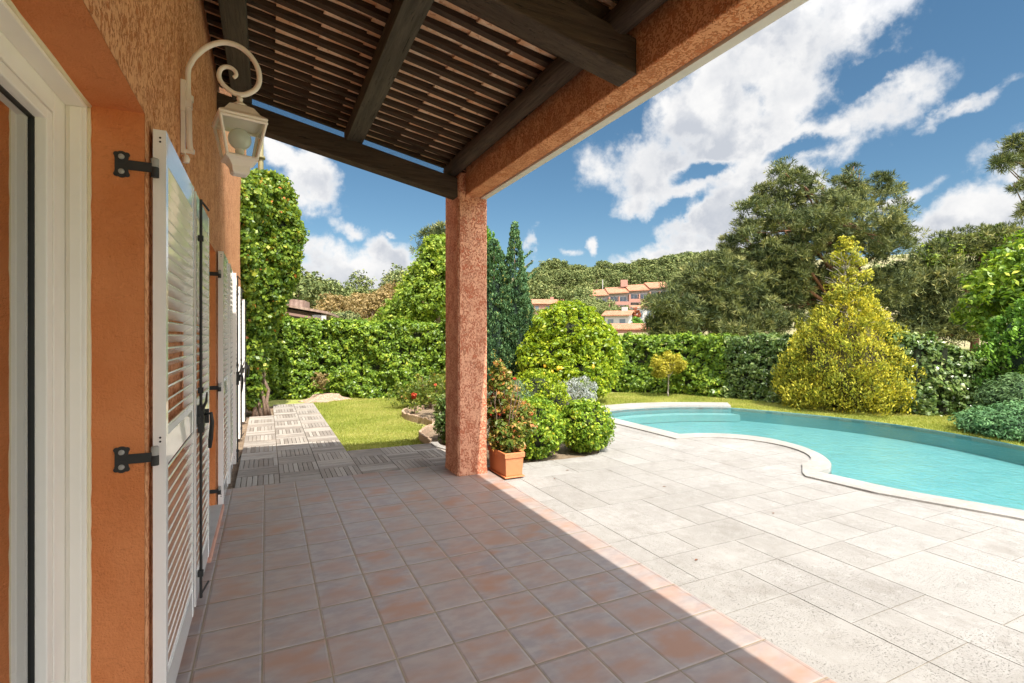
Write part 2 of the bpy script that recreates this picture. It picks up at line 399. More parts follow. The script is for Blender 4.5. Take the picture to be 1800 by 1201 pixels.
L_hedge2 = m_leaf('hedge_leaf_grey', [(0, (0.056, 0.105, 0.028)), (.5, (0.129, 0.210, 0.049)), (.85, (0.274, 0.350, 0.098)), (1, (0.483, 0.504, 0.224))], .25, .28, .5)
L_vine = m_leaf('creeper_leaf', [(0, (0.049, 0.101, 0.016)), (.4, (0.121, 0.216, 0.027)), (.8, (0.311, 0.405, 0.047)), (.97, (0.508, 0.486, 0.068)), (1, (0.636, 0.216, 0.054))], .35, .4)
L_lemon = m_leaf('lemon_leaf', [(0, (0.086, 0.161, 0.014)), (.4, (0.245, 0.356, 0.023)), (.8, (0.489, 0.575, 0.034)), (1, (0.710, 0.667, 0.069))], .4, .35)
L_globe = m_leaf('globe_leaf', [(0, (0.073, 0.157, 0.018)), (.5, (0.227, 0.377, 0.033)), (.85, (0.488, 0.597, 0.058)), (1, (0.800, 0.661, 0.065))], .35, .35)
L_tree = m_leaf('bright_tree_leaf', [(0, (0.086, 0.157, 0.022)), (.5, (0.241, 0.356, 0.042)), (1, (0.569, 0.613, 0.090))], .4, .5)
L_cyp = m_leaf('blue_conifer', [(0, (0.037, 0.087, 0.040)), (.5, (0.091, 0.184, 0.077)), (.9, (0.191, 0.319, 0.125)), (1, (0.410, 0.347, 0.074))], .08, .7, .2)
L_gold = m_leaf('golden_conifer', [(0, (.11, .13, .025)), (.3, (.27, .30, .045)), (.6, (.50, .47, .055)), (1, (.76, .62, .07))], .3, .6, .2)
L_sap = m_leaf('sapling_leaf', [(0, (.22, .20, .03)), (.5, (.48, .44, .05)), (1, (.75, .62, .09))], .35, .5, .2)
L_pine = m_leaf('pine_needle', [(0, (.035, .055, .026)), (.35, (.095, .125, .050)), (.7, (.25, .27, .095)), (1, (.46, .42, .17))], .12, .6, .2)
L_olive = m_leaf('ridge_leaf', [(0, (0.074, 0.108, 0.038)), (.5, (0.162, 0.201, 0.068)), (1, (0.325, 0.329, 0.122))], .1, .7, .15)
L_russet = m_leaf('russet_leaf', [(0, (0.140, 0.112, 0.049)), (.5, (0.308, 0.224, 0.098)), (1, (0.476, 0.336, 0.154))], .25, .7, .15)
L_juni = m_leaf('juniper_leaf', [(0, (0.039, 0.091, 0.038)), (.5, (0.088, 0.198, 0.076)), (1, (0.195, 0.363, 0.140))], .15, .65, .2)
L_juni2 = m_leaf('juniper_leaf_green', [(0, (0.038, 0.075, 0.030)), (.5, (0.090, 0.165, 0.060)), (1, (0.180, 0.285, 0.105))], .15, .65, .2)
L_thuja = m_leaf('thuja_leaf', [(0, (0.056, 0.140, 0.021)), (.5, (0.154, 0.322, 0.042)), (1, (0.364, 0.588, 0.084))], .3, .5)
L_silver = m_leaf('silver_leaf', [(0, (.20, .23, .20)), (.5, (.36, .39, .36)), (1, (.55, .57, .53))], .15, .8, .1)
L_rose = m_leaf('rose_leaf', [(0, (.06, .11, .02)), (.5, (.17, .23, .035)), (.8, (.36, .36, .06)), (1, (.48, .20, .05))], .35, .45)
L_redmix = m_leaf('flowering_leaf', [(0, (.07, .13, .02)), (.45, (.20, .26, .04)), (.55, (.40, .34, .08)), (.75, (.60, .28, .09)), (1, (.68, .14, .06))], .35, .45)
L_grass = m_leaf('grass_blade', [(0, (.27, .33, .06)), (.5, (.44, .47, .11)), (1, (.60, .56, .20))], .35, .7, .15)
L_petal = m_leaf('red_petal', [(0, (.55, .05, .03)), (1, (.75, .16, .07))], .3, .6)
L_rosem = m_leaf('rosemary_leaf', [(0, (.05, .09, .05)), (.5, (.12, .19, .11)), (1, (.24, .33, .19))], .2, .6)
M_fruit = m_paint('lemon_skin', (.85, .50, .03), .4)
def m_bark(name, a, b):
    m, n = mat(name); co = n.coords(scale=(1, 1, .3))
    x = n.noise(co, 30, 6, .7, 1)
    setp(n, col=n.mix(n.smooth(x, .35, .65), a, b), rough=.9, nrm=n.bump(x, .9, .02)); return m
M_bark = m_bark('bark', (.12, .075, .05), (.26, .18, .13)); M_redbark = m_bark('pine_bark', (.13, .055, .03), (.30, .15, .09)); M_grey = m_bark('grey_bark', (.25, .21, .17), (.48, .43, .37))
M_core = m_bark('inner_shade', (.012, .018, .006), (.030, .036, .012))  # near-black filler colour: shade inside the foliage painted in
M_corec = m_bark('inner_shade_conifer', (.012, .028, .018), (.025, .05, .03))

# ------------------------------------------------------------------ foliage
def unit(a): return a / np.maximum(np.linalg.norm(a, axis=1, keepdims=True), 1e-9)
def leaf_obj(name, P, Nn, size, asp, m, parent, rnd, updir=None, droop=0.0, kind=None):
    n = len(P); P = np.asarray(P, float); Nn = unit(Nn)
    if updir is None: T = RNG.normal(size=(n, 3))
    else: T = updir + RNG.normal(size=(n, 3)) * .35
    T = T - Nn * (T * Nn).sum(1, keepdims=True); T = unit(T); B = np.cross(Nn, T)
    sz = (np.ones(n) * size * RNG.uniform(.65, 1.35, n))[:, None]; wd = sz * asp
    v0 = P - T * sz * .5; v2 = P + T * sz * .5 - Nn * sz * droop
    mid = P + T * sz * .05 + Nn * sz * .10
    v1 = mid + B * wd * .5 - Nn * sz * .06; v3 = mid - B * wd * .5 - Nn * sz * .06
    V = np.stack([v0, v1, v2, v3], 1).reshape(-1, 3)
    if parent is not None: V = V - np.array(parent.location)[None]
    me = bpy.data.meshes.new(name)
    me.vertices.add(4 * n); me.vertices.foreach_set('co', V.astype(np.float32).ravel())
    me.loops.add(4 * n); me.loops.foreach_set('vertex_index', np.arange(4 * n, dtype=np.int32))
    me.polygons.add(n); me.polygons.foreach_set('loop_start', np.arange(0, 4 * n, 4, dtype=np.int32)); 
    me.update(calc_edges=True)
    at = me.attributes.new('rnd', 'FLOAT', 'FACE'); at.data.foreach_set('value', np.clip(rnd, 0, 1).astype(np.float32))
    me.materials.append(m)
    o = bpy.data.objects.new(name, me); C.objects.link(o)
    if parent is not None: o.parent = parent
    if kind: o['kind'] = kind
    return o
def sph(n):
    return unit(RNG.normal(size=(n, 3)))
def clumps_in(blobs, n, shell=.35, zmin=None):
    """blobs: (x,y,z,rx,ry,rz); clump centres near the surface of their union"""
    B = np.array(blobs, float); wts = (B[:, 3] * B[:, 4] + B[:, 4] * B[:, 5] + B[:, 3] * B[:, 5]); wts /= wts.sum()
    out = []; nn = 0
    while nn < n:
        k = RNG.choice(len(B), size=n, p=wts); d = sph(n); r_ = 1 - shell * RNG.random(n) ** 1.5
        p = B[k, :3] + d * B[k, 3:6] * r_[:, None]
        ins = np.zeros(n, bool)
        for b in B:
            q = (p - b[:3]) / b[3:6]; ins |= (np.linalg.norm(q, axis=1) < 1 - shell * 1.05)
        ok = ~ins
        if zmin is not None: ok &= p[:, 2] > zmin
        p = np.hstack([p, d])[ok]; out.append(p); nn += len(p)
    a = np.vstack(out)[:n]; return a[:, :3], a[:, 3:]
def crown(name, blobs, ncl, clr, per, size, asp, m, parent, shell=.35, flat=.75, out=.9, up=.4, noise=.55, tips=.35, zmin=None, droop=.1, updir=None):
    cc, cd = clumps_in(blobs, ncl, shell, zmin)
    cr = clr * RNG.uniform(.55, 1.35, len(cc)); crnd = RNG.random(len(cc))
    k = np.repeat(np.arange(len(cc)), per); d = unit(RNG.normal(size=(len(k), 3)) + cd[k] * .55 + np.array([0, 0, .25]))
    rr = RNG.random(len(k)) ** .4
    P = cc[k] + d * (cr[k] * rr)[:, None] * np.array([1, 1, flat])
    N = d * out + np.array([0, 0, up]) + RNG.normal(size=P.shape) * noise
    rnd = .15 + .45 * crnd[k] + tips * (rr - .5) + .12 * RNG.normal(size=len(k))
    ud = None if updir is None else np.tile(np.array(updir), (len(k), 1)) + d * .6
    if zmin is not None: 
        ok = P[:, 2] > zmin; P = P[ok]; N = N[ok]; rnd = rnd[ok]; ud = None if ud is None else ud[ok]
    return leaf_obj(name, P, N, size, asp, m, parent, rnd, ud, droop)
def tufts(name, blobs, ncl, clr, per, needles, ln, wd, m, parent, shell=.5, flat=.45):
    """pine foliage: tufts of narrow needles radiating from twig tips gathered in flattened pads"""
    cc, cd = clumps_in(blobs, ncl, shell)
    cr = clr * RNG.uniform(.55, 1.4, len(cc)); crnd = RNG.random(len(cc))
    k = np.repeat(np.arange(len(cc)), per); d = unit(RNG.normal(size=(len(k), 3)) + cd[k] * .5 + np.array([0, 0, .5]))
    rr = RNG.random(len(k)) ** .45
    P = cc[k] + d * (cr[k] * rr)[:, None] * np.array([1, 1, flat])
    j = np.repeat(np.arange(len(k)), needles); nd = unit(RNG.normal(size=(len(j), 3)) * .8 + d[j] * .8 + np.array([0, 0, .35]))
    Q = P[j] + nd * ln * .45
    N = np.cross(nd, RNG.normal(size=nd.shape))
    rnd = (.08 + .40 * crnd[k] + .55 * (rr - .45) + .1 * RNG.normal(size=len(k)))[j]
    return leaf_obj(name, Q, N, ln, wd / ln, m, parent, rnd, nd * 6, 0)
def limbs(mb, base, top, r0, r1, n=6, wob=.1):
    b = Vector(base); t = Vector(top); L = (t - b).length
    pts = [b.lerp(t, i / n) + Vector((random.uniform(-1, 1), random.uniform(-1, 1), random.uniform(-.4, .4))) * wob * L * (0 if i in (0, n) else 1) for i in range(n + 1)]
    mb.tube(pts, [r0 + (r1 - r0) * i / n for i in range(n + 1)], 8)
    return pts
def shoot(name, b_, n, size, m, parent, away):
    x, y, z = b_[:3]; k = np.linspace(0, 1, n); P = np.stack([x - away[0] * (1 - k), y - away[1] * (1 - k), z - away[2] * (1 - k)], 1) + RNG.normal(size=(n, 3)) * size * .22
    return leaf_obj(name, P, RNG.normal(size=(n, 3)), size, .6, m, parent, RNG.random(n), None, .1)
def tree_wood(parent, base, top, r0, blobs, nb=10, m=M_bark, start=.25, name='trunk', rb=.28):
    mb = MB(); pts = limbs(mb, base, top, r0, r0 * .25, 8, .02)
    b = Vector(base); t = Vector(top)
    for i in range(nb):
        f = start + (1 - start) * (i + .5) / nb * .9
        s_ = b.lerp(t, f); bl = random.choice(blobs); d = Vector((random.gauss(0, 1), random.gauss(0, 1), random.gauss(.3, .5))).normalized()
        e = Vector(bl[:3]) + Vector((d.x * bl[3], d.y * bl[4], d.z * bl[5])) * .8
        limbs(mb, s_, e, r0 * rb, r0 * .06, 5, .05)
    return mb.build(name, m, parent, smooth=True, recalc=False)
def core(name, blobs, s_, m, parent, zmin=-1):  # hull drawn as branches: dark solid standing in for shaded inner foliage
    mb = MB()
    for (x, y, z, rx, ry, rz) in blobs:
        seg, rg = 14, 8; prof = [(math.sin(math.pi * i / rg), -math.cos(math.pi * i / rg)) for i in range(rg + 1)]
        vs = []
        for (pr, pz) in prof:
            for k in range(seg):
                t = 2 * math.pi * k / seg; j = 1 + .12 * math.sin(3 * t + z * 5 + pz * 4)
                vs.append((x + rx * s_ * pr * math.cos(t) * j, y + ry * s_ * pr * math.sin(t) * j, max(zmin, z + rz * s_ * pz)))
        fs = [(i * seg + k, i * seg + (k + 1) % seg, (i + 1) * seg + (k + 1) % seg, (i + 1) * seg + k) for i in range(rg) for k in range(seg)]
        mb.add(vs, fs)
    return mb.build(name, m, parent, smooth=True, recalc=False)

# ================================================================== SETTING
POOL = [(5.72, 8.36), (6.3, 8.62), (7.0, 8.68), (7.8, 8.56), (8.5, 8.26), (9.0, 7.95), (9.25, 7.5), (9.46, 7.05), (9.68, 6.5), (9.84, 5.9), (9.91, 5.3), (9.89, 4.75), (9.78, 4.10), (9.55, 3.4), (9.2, 2.6), (8.8, 1.8), (8.3, .9), (7.7, .3), (6.8, .0), (6.35, .3),
        (6.12, 1.1), (5.87, 2.1), (5.565, 2.957), (5.50, 3.68), (5.72, 3.70), (5.98, 3.84), (6.24, 4.085), (6.43, 4.35), (6.57, 4.66), (6.635, 5.01), (6.62, 5.25), (6.53, 5.48), (6.38, 5.68), (6.18, 5.82), (5.95, 5.93), (5.69, 5.99), (5.70, 7.2)]
NEAR0 = 20   # index where the near (terrace) side starts
def catmull(pts, sub=4):
    n = len(pts); out = []
    for i in range(n):
        p0, p1, p2, p3 = [Vector(pts[(i + k - 1) % n]) for k in range(4)]
        ang = (p1 - p0).angle(p2 - p1, 0) if (p1 - p0).length else 0
        ang2 = (p2 - p1).angle(p3 - p2, 0)
        for s_ in range(sub):
            t = s_ / sub
            if max(ang, ang2) > R(50): q = p1.lerp(p2, t)
            else: q = .5 * ((2 * p1) + (p2 - p0) * t + (2 * p0 - 5 * p1 + 4 * p2 - p3) * t * t + (3 * p1 - p0 - 3 * p2 + p3) * t ** 3)
            out.append((q.x, q.y))
    return out
POOLS = catmull(POOL, 3)
# basin (painted turquoise), water, copings
def m_basin():
    m, n = mat('basin_render'); co = n.coords()
    a = n.noise(co, 2.2, 4, .6)
    wv = n.new('ShaderNodeTexVoronoi', {'Vector': n.vmath('ADD', co, n.vmath('SCALE', n.noise(co, 3, 2, out=1), sc=.3)), 'Scale': 5.5}, feature='DISTANCE_TO_EDGE').outputs[0]
    col = n.mix(n.smooth(a, .3, .7), (.115, .30, .315), (.14, .34, .35))
    setp(n, col=col, rough=.7); return m
M_basin = m_basin(); M_ledge = m_paint('ledge_render', (.20, .40, .40), .7, var=.1)
def basin():
    n = len(POOLS); mb = MB(); zt, zb = -.05, -.31
    vs = [(x, y, zt) for x, y in POOLS] + [(x, y, zb) for x, y in POOLS]
    mb.add(vs, [(i, (i + 1) % n, (i + 1) % n + n, i + n) for i in range(n)])
    tr = tessellate_polygon([[Vector((x, y, 0)) for x, y in POOLS]])
    mb.add([(x, y, zb) for x, y in POOLS], [tuple(t) for t in tr])
    struct(mb.build('pool_basin', M_basin, recalc=False))
    mb = MB(); far = [(6.25, 8.52), (7.0, 8.60), (7.8, 8.48), (8.45, 8.2), (8.95, 7.9)]
    inn = [(x - .03, y - .26) for x, y in far[::-1]]
    mb.poly([(5.78, 8.3)] + far + inn + [(5.85, 8.0)], -.30, -.16)
    mb.poly([(5.52, 3.66), (5.75, 3.62), (5.92, 3.45), (6.0, 3.1), (6.02, 2.7), (6.05, 2.2), (5.9, 2.12), (5.60, 2.96)], -.30, -.14)
    struct(mb.build('pool_step', M_ledge))
basin()
def m_water():
    m = bpy.data.materials.new('pool_water'); m.use_nodes = True; m.node_tree.nodes.clear(); n = NT(m.node_tree)
    out = n.new('ShaderNodeOutputMaterial'); co = n.coords()
    h = n.math('ADD', n.noise(co, 7, 3, .6, .4), n.math('MULTIPLY', n.noise(co, 26, 3, .6), .35))
    nr = n.bump(h, .6, .03)
    fr = n.new('ShaderNodeFresnel', {'IOR': 1.33, 'Normal': nr}).outputs[0]
    fr = n.math('MULTIPLY', fr, .8)
    gl = n.new('ShaderNodeBsdfGlossy', {'Color': (1, 1, 1, 1), 'Roughness': .04, 'Normal': nr})
    rip = n.noise(n.coords(scale=(1, 1, 1)), 22, 4, .6, .8)
    tr = n.new('ShaderNodeBsdfTransparent', {'Color': n.mix(n.smooth(rip, .4, .65), (.80, .95, .96), (.97, 1, 1))})
    mx = n.new('ShaderNodeMixShader', {0: fr, 1: tr.outputs[0], 2: gl.outputs[0]}); n.l.new(mx.outputs[0], out.inputs[0]); return m
mb = MB(); tr = tessellate_polygon([[Vector((x, y, 0)) for x, y in POOLS]])
mb.add([(x, y, -.075) for x, y in POOLS], [tuple(t) for t in tr])
wobj = mb.build('pool_water', m_water(), recalc=False); struct(wobj)
# make sure water normals face up
me = wobj.data
if me.polygons[0].normal.z < 0: me.flip_normals()
NRM = []
def offset(pts, d, closed=False):
    n = len(pts); out = []
    for i in range(n):
        a = Vector(pts[max(i - 1, 0)] if not closed else pts[i - 1]); b = Vector(pts[min(i + 1, n - 1)] if not closed else pts[(i + 1) % n])
        t = (b - a).normalized(); out.append((pts[i][0] + t.y * -d, pts[i][1] + t.x * d))
    return out
# near coping: from (6.12,1.1) round the bulge to the far left corner and along the far stone edge
i0 = NEAR0 * 3
near = POOLS[i0 - 6:]                       # runs from far south end up the terrace side to (5.70,~8.3)
# simplified terrace side outline used for deck (offset .30 m to the left), with bulge kept
sideL = [(6.05, .3), (5.82, 1.1), (5.57, 2.1), (5.27, 2.93), (5.21, 3.62)]
arc = [(5.60 + .78 * math.cos(R(a)), 4.84 + .86 * math.sin(R(a))) for a in range(-85, 91, 10)]
side2 = [(5.40, 5.75), (5.40, 7.2), (5.36, 8.5)]
mb = MB()
cop_in = sideL + [(5.30, 3.72)] + arc + side2
nearpath = near + [(5.72, 8.36)]
mb.poly(nearpath + cop_in[::-1], -.10, .0)
cop = struct(mb.build('pool_coping', M_coping, bevel=.012))
mb = MB(); farc = [(5.72, 8.36)] + POOLS[3:16]
outc = [(5.36, 8.5), (5.9, 8.95), (6.5, 9.16), (7.3, 9.2), (8.1, 9.02), (8.85, 8.66), (9.35, 8.35)]
mb.poly(farc + [(9.0, 7.96)] + outc[::-1], -.10, -.002)
struct(mb.build('pool_coping', M_coping, bevel=.012))
fe = POOLS[15:NEAR0 * 3 - 5]; feo = offset(fe, .05)
mb = MB(); mb.poly(fe + feo[::-1], -.12, -.064); struct(mb.build('pool_rim', m_paint('rim_mosaic', (.50, .55, .42), .6, var=.3)))

# deck
bedfront = [(2.06, 5.62), (2.45, 5.52), (2.72, 5.47), (3.15, 5.45), (3.6, 5.44), (3.88, 5.52), (4.12, 5.85), (4.45, 6.4), (5.0, 7.1), (5.33, 7.9), (5.36, 8.45)]
deck = [(2.222, -4.0), (6.5, -4.0), (6.4, -.4)] + [(6.3, -.2)] + cop_in[:-1] + [(5.36, 8.44)] + bedfront[::-1][1:] + [(2.222, 5.60)]
def clip_rect(poly, x0, x1, y0, y1):
    out = list(poly)
    for ax, lim, sg in ((0, x0, 1), (0, x1, -1), (1, y0, 1), (1, y1, -1)):
        src = out; out = []
        for i in range(len(src)):
            a, b = src[i - 1], src[i]; ia = sg * (a[ax] - lim) >= 0; ib = sg * (b[ax] - lim) >= 0
            if ia != ib:
                t = (lim - a[ax]) / (b[ax] - a[ax]); out.append((a[0] + (b[0] - a[0]) * t, a[1] + (b[1] - a[1]) * t))
            if ib: out.append(b)
        if not out: return []
    q = []
    for p in out:
        if not q or math.dist(p, q[-1]) > 1e-4: q.append(p)
    if len(q) > 2 and math.dist(q[0], q[-1]) < 1e-4: q.pop()
    return q
mb = MB(); mb.poly(deck, -.14, -.0225); struct(mb.build('deck_mortar', m_soil('deck_mortar', (.24, .20, .15), (.50, .43, .33))))
md = .352; ox_, oy_ = 2.43 - md * 3, 1.68 - md * 18; occ = {}; rs_ = random.Random(5); mb = MB()
for j in range(0, 46):
    for i in range(0, 16):
        if (i, j) in occ: continue
        w_, h_ = rs_.choice(((1, 1), (1, 1), (2, 1), (1, 2), (2, 2), (1, 2), (1, 1), (2, 1)))
        if w_ == 2 and (i + 1, j) in occ: w_ = 1
        for a in range(w_):
            for b in range(h_): occ[(i + a, j + b)] = 1
        g_ = .0028; x0, x1, y0, y1 = ox_ + i * md + g_, ox_ + (i + w_) * md - g_, oy_ + j * md + g_, oy_ + (j + h_) * md - g_
        pl_ = clip_rect(deck, x0, x1, y0, y1)
        if len(pl_) < 3: continue
        ar = abs(sum(pl_[k - 1][0] * pl_[k][1] - pl_[k][0] * pl_[k - 1][1] for k in range(len(pl_)))) / 2
        if ar < .0015: continue
        try: mb.poly(pl_, -.06, -.018 - rs_.random() * .0012)
        except Exception: pass
struct(mb.build('pool_deck', M_deck))
# terrace tiles + rounded edge
mb = MB(); mb.box(-.75, 2.20, -4, 5.735, -.15, 0); struct(mb.build('terrace_floor', M_floor))
mb = MB(); mb.box(2.2005, 2.236, -4, 5.60, -.12, -.001); struct(mb.build('terrace_edge', M_floor, bevel=.012))
# lawn ground, bed soil and far terrain
cx, cy, RR = 5.0, 6.0, 16.0
NS = 96
outer = [(cx + RR * math.cos(2 * math.pi * k / NS), cy + RR * math.sin(2 * math.pi * k / NS)) for k in range(NS)]
lawn_hole = offset(POOLS, 0.0, True)
mb = MB(); 
loops = [outer, POOLS]
flat = [p for l in loops for p in l]
tris = tessellate_polygon([[Vector((x, y, 0)) for x, y in l] for l in loops])
fs = []
for t in tris:
    a, b, c_ = [Vector((*flat[i], 0)) for i in t]
    fs.append(tuple(t) if (b - a).cross(c_ - a).z > 0 else tuple(t[::-1]))
mb.add([(x, y, -.065 if (y > -3) else -.065) for x, y in flat], fs)
struct(mb.build('lawn', M_lawn, recalc=False))
def terr(x, y):
    d = math.hypot(x, y); azm = math.degrees(math.atan2(x, y))
    k = min(1, max(0, (azm + 5) / 35)) if azm < 120 else 0
    base = max(0, d - 22)
    z = .035 * base if d < 160 else .035 * 138 + (.20 * k + .03) * (d - 160)
    if d > 330: z = .035 * 138 + (.20 * k + .03) * 170 + .0 * (d - 330)
    if d > 420: z -= .1 * (d - 420)
    z += .5 * math.sin(x * .06) * math.cos(y * .05) * min(1, base / 60)
    return z - .065
mb = MB(); rings = [16, 19, 22, 26, 31, 38, 48, 60, 75, 95, 120, 150, 162, 180, 205, 240, 280, 330, 420, 700, 1500, 3500]
vs = []
for r_ in rings:
    for k in range(NS):
        a = 2 * math.pi * k / NS; x = cx + r_ * math.cos(a); y = cy + r_ * math.sin(a)
        vs.append((x, y, terr(x, y) if r_ > 16 else -.065))
mb.add(vs, [(i * NS + k, (i + 1) * NS + k, (i + 1) * NS + (k + 1) % NS, i * NS + (k + 1) % NS) for i in range(len(rings) - 1) for k in range(NS)])
struct(mb.build('hillside', M_far, smooth=True, recalc=False))
bed = bedfront + [(5.36, 8.5), (5.9, 8.95), (5.6, 9.6), (4.9, 10.6), (3.9, 11.2), (3.0, 11.2), (2.9, 10.5), (2.44, 10.0), (2.36, 9.6), (2.42, 9.2), (2.55, 8.7), (2.5, 8.3), (2.25, 7.9), (2.07, 7.5), (2.08, 7.05), (2.12, 6.8), (2.2, 6.4), (2.24, 5.9)]
mb = MB(); mb.poly(bed, -.12, -.035); struct(mb.build('flower_bed', M_soil))
# wooden basket-weave path: squares of 8 slats, alternating direction
mb = MB(); q = .41
def wsq(x0, y0, vert, ns=8, x1=None):
    g = .006; wd = q / ns
    for i in range(ns):
        z = -.001 - random.random() * .003
        if vert: mb.box(x0 + i * wd + g / 2, x0 + (i + 1) * wd - g / 2, y0 + .004, y0 + q - .004, -.03, z)
        elif i % 2 == 0: mb.box(x0 + .004, x0 + q - .004, y0 + i * wd + g / 2, y0 + (i + 2) * wd - g / 2, -.03, z)
for c_ in range(-1, 3):
    for r_ in range(0, 17):
        x0 = .124 + (c_ - 1) * q; y0 = 5.745 + r_ * q
        if c_ == -1 : continue
        if c_ == 0 and r_ > 11: continue
        if y0 > 12.2: continue
        wsq(x0, y0, (c_ + r_) % 2 == 0)
for c_ in range(3, 6):
    for r_ in range(0, 3): wsq(.124 + (c_ - 1) * q, 5.745 + r_ * q, (c_ + r_) % 2 == 0)
struct(mb.build('wooden_path', M_dw))
mb = MB(); mb.box(-.39, 2.16, 5.745, 7.0, -.06, -.032); mb.box(-.39, .95, 7.0, 12.3, -.06, -.033); struct(mb.build('path_base', M_soil))
# grass blades
def grass():
    n = 150000
    X = RNG.uniform(.9, 12.5, n * 3); Y = RNG.uniform(2.5, 14.0, n * 3)
    from_bed = np.zeros(len(X), bool)
    def inside(px, py, poly):
        r_ = np.zeros(len(px), bool); k = len(poly)
        for i in range(k):
            x1, y1 = poly[i]; x2, y2 = poly[(i + 1) % k]
            cnd = ((y1 > py) != (y2 > py)) & (px < (x2 - x1) * (py - y1) / (y2 - y1 + 1e-12) + x1); r_ ^= cnd
        return r_
    poolo = POOLS
    cz = offset(POOLS, -.06, True); 
    area = (inside(X, Y, [(.96, 7.0), (2.1, 7.0), (2.2, 8), (2.4, 8.6), (2.3, 9.3), (2.35, 10), (2.9, 10.6), (3.9, 11.4), (3.9, 12.9), (.1, 13.8), (.1, 12.35), (.96, 12.35)])
            | inside(X, Y, [(5.8, 9.0), (6.5, 9.2), (7.3, 9.22), (8.1, 9.06), (8.85, 8.7), (9.36, 8.36), (9.07, 7.98), (9.3, 7.55), (9.52, 7.1), (9.74, 6.5), (9.90, 5.9), (9.97, 5.3), (9.95, 4.75), (9.84, 4.1), (9.6, 3.4), (9.3, 2.7), (12.6, 3.0), (12.6, 6), (9.9, 11), (5.8, 12)]))
    X = X[area][:n]; Y = Y[area][:n]; m_ = len(X)
    h = RNG.uniform(.02, .045, m_)
    P = np.stack([X, Y, -.065 + h * .45], 1)
    ud = np.stack([RNG.normal(size=m_) * .5, RNG.normal(size=m_) * .5, np.ones(m_)], 1) * 4
    N = np.stack([RNG.normal(size=m_), RNG.normal(size=m_), RNG.normal(size=m_) * .2], 1)
    pat = .45 + .30 * np.sin(X * 3.1 + np.sin(Y * 2.3) * 2) * np.cos(Y * 2.7) + .2 * RNG.normal(size=m_)
    o = leaf_obj('grass', P, N, .042, .22, L_grass, None, pat, ud, kind='stuff')
grass()

# ================================================================== HOUSE
WX = -.395
house = thing('house', 'orange rendered house wall with white louvred shutters along the terrace', 'house', (-.6, 4, 0))
OPEN = [(-1.0, 2.245, 2.30), (3.95, 5.10, 2.22), (7.42, 8.32, 2.2), (9.12, 9.9, 2.15)]
def wall():
    mb = MB(); ys = sorted({-3.5, 12.6, *[a for o in OPEN for a in o[:2]]}); y0 = -3.5
    for (a, b, h) in OPEN:
        mb.add([(WX, y0, -.1), (WX, a, -.1), (WX, a, 5.6), (WX, y0, 5.6)], [(0, 1, 2, 3)])
        mb.add([(WX, a, h), (WX, b, h), (WX, b, 5.6), (WX, a, 5.6)], [(0, 1, 2, 3)]); y0 = b
    mb.add([(WX, y0, -.1), (WX, 12.6, -.1), (WX, 12.6, 5.6), (WX, y0, 5.6)], [(0, 1, 2, 3)])
    mb.add([(WX, 12.6, -.1), (-8, 12.6, -.1), (-8, 12.6, 5.6), (WX, 12.6, 5.6)], [(0, 1, 2, 3)])
    mb.add([(WX, -3.5, 5.6), (-8, -3.5, 5.6), (-8, 12.6, 5.6), (WX, 12.6, 5.6)], [(0, 1, 2, 3)])
    mb.add([(WX, -3.5, -.1), (-8, -3.5, -.1), (-8, -3.5, 5.6), (WX, -3.5, 5.6)], [(0, 1, 2, 3)])
    mb.add([(-8, -3.5, -.1), (-8, 12.6, -.1), (-8, 12.6, 5.6), (-8, -3.5, 5.6)], [(0, 1, 2, 3)])
    mb.build('wall', M_wall, house, recalc=False)
    for (a, b, h) in OPEN:     # smooth-rendered reveals
        mb = MB(); d = -.56
        mb.add([(WX - .001, b, 0), (d - .1, b, 0), (d - .1, b, h), (WX - .001, b, h)], [(0, 1, 2, 3)])
        mb.add([(WX - .001, a, 0), (d - .1, a, 0), (d - .1, a, h), (WX - .001, a, h)], [(3, 2, 1, 0)])
        mb.add([(WX - .001, a, h), (d - .1, a, h), (d - .1, b, h), (WX - .001, b, h)], [(0, 1, 2, 3)])
        mb.build('reveal', M_rev, house, recalc=False)
wall()
M_glass = bpy.data.materials.new('window_glass'); M_glass.use_nodes = True
def glass_nodes(m, tint=(.82, .86, .84), add=.10):
    m.node_tree.nodes.clear(); n = NT(m.node_tree); out = n.new('ShaderNodeOutputMaterial')
    nr = n.bump(n.noise(n.coords(), 2.0, 2), .02, .02)
    fr = n.math('ADD', n.new('ShaderNodeFresnel', {'IOR': 1.6, 'Normal': nr}).outputs[0], add, clamp=True)
    gl = n.new('ShaderNodeBsdfGlossy', {'Roughness': .015, 'Normal': nr}); tr = n.new('ShaderNodeBsdfTransparent', {'Color': (*tint, 1)})
    mx = n.new('ShaderNodeMixShader', {0: fr, 1: tr.outputs[0], 2: gl.outputs[0]}); n.l.new(mx.outputs[0], out.inputs[0])
glass_nodes(M_glass, add=.5)
M_room = m_paint('room_plaster', (.62, .54, .42), .8)
mb = MB()   # rooms behind the openings
mb.add([(-3.6, -3.4, 0), (-3.6, 12.5, 0), (-3.6, 12.5, 2.6), (-3.6, -3.4, 2.6)], [(0, 1, 2, 3)])
mb.add([(-.70, -3.4, 2.6), (-3.6, -3.4, 2.6), (-3.6, 12.5, 2.6), (-.70, 12.5, 2.6)], [(0, 1, 2, 3)])
mb.add([(-.70, -3.4, .01), (-3.6, -3.4, .01), (-3.6, 12.5, .01), (-.70, 12.5, .01)], [(0, 1, 2, 3)])
for yy in (-3.4, 3.0, 6.3, 8.8, 12.5): mb.add([(-.70, yy, 0), (-3.6, yy, 0), (-3.6, yy, 2.6), (-.70, yy, 2.6)], [(0, 1, 2, 3)])
mb.build('room_wall', M_room, house, recalc=False)
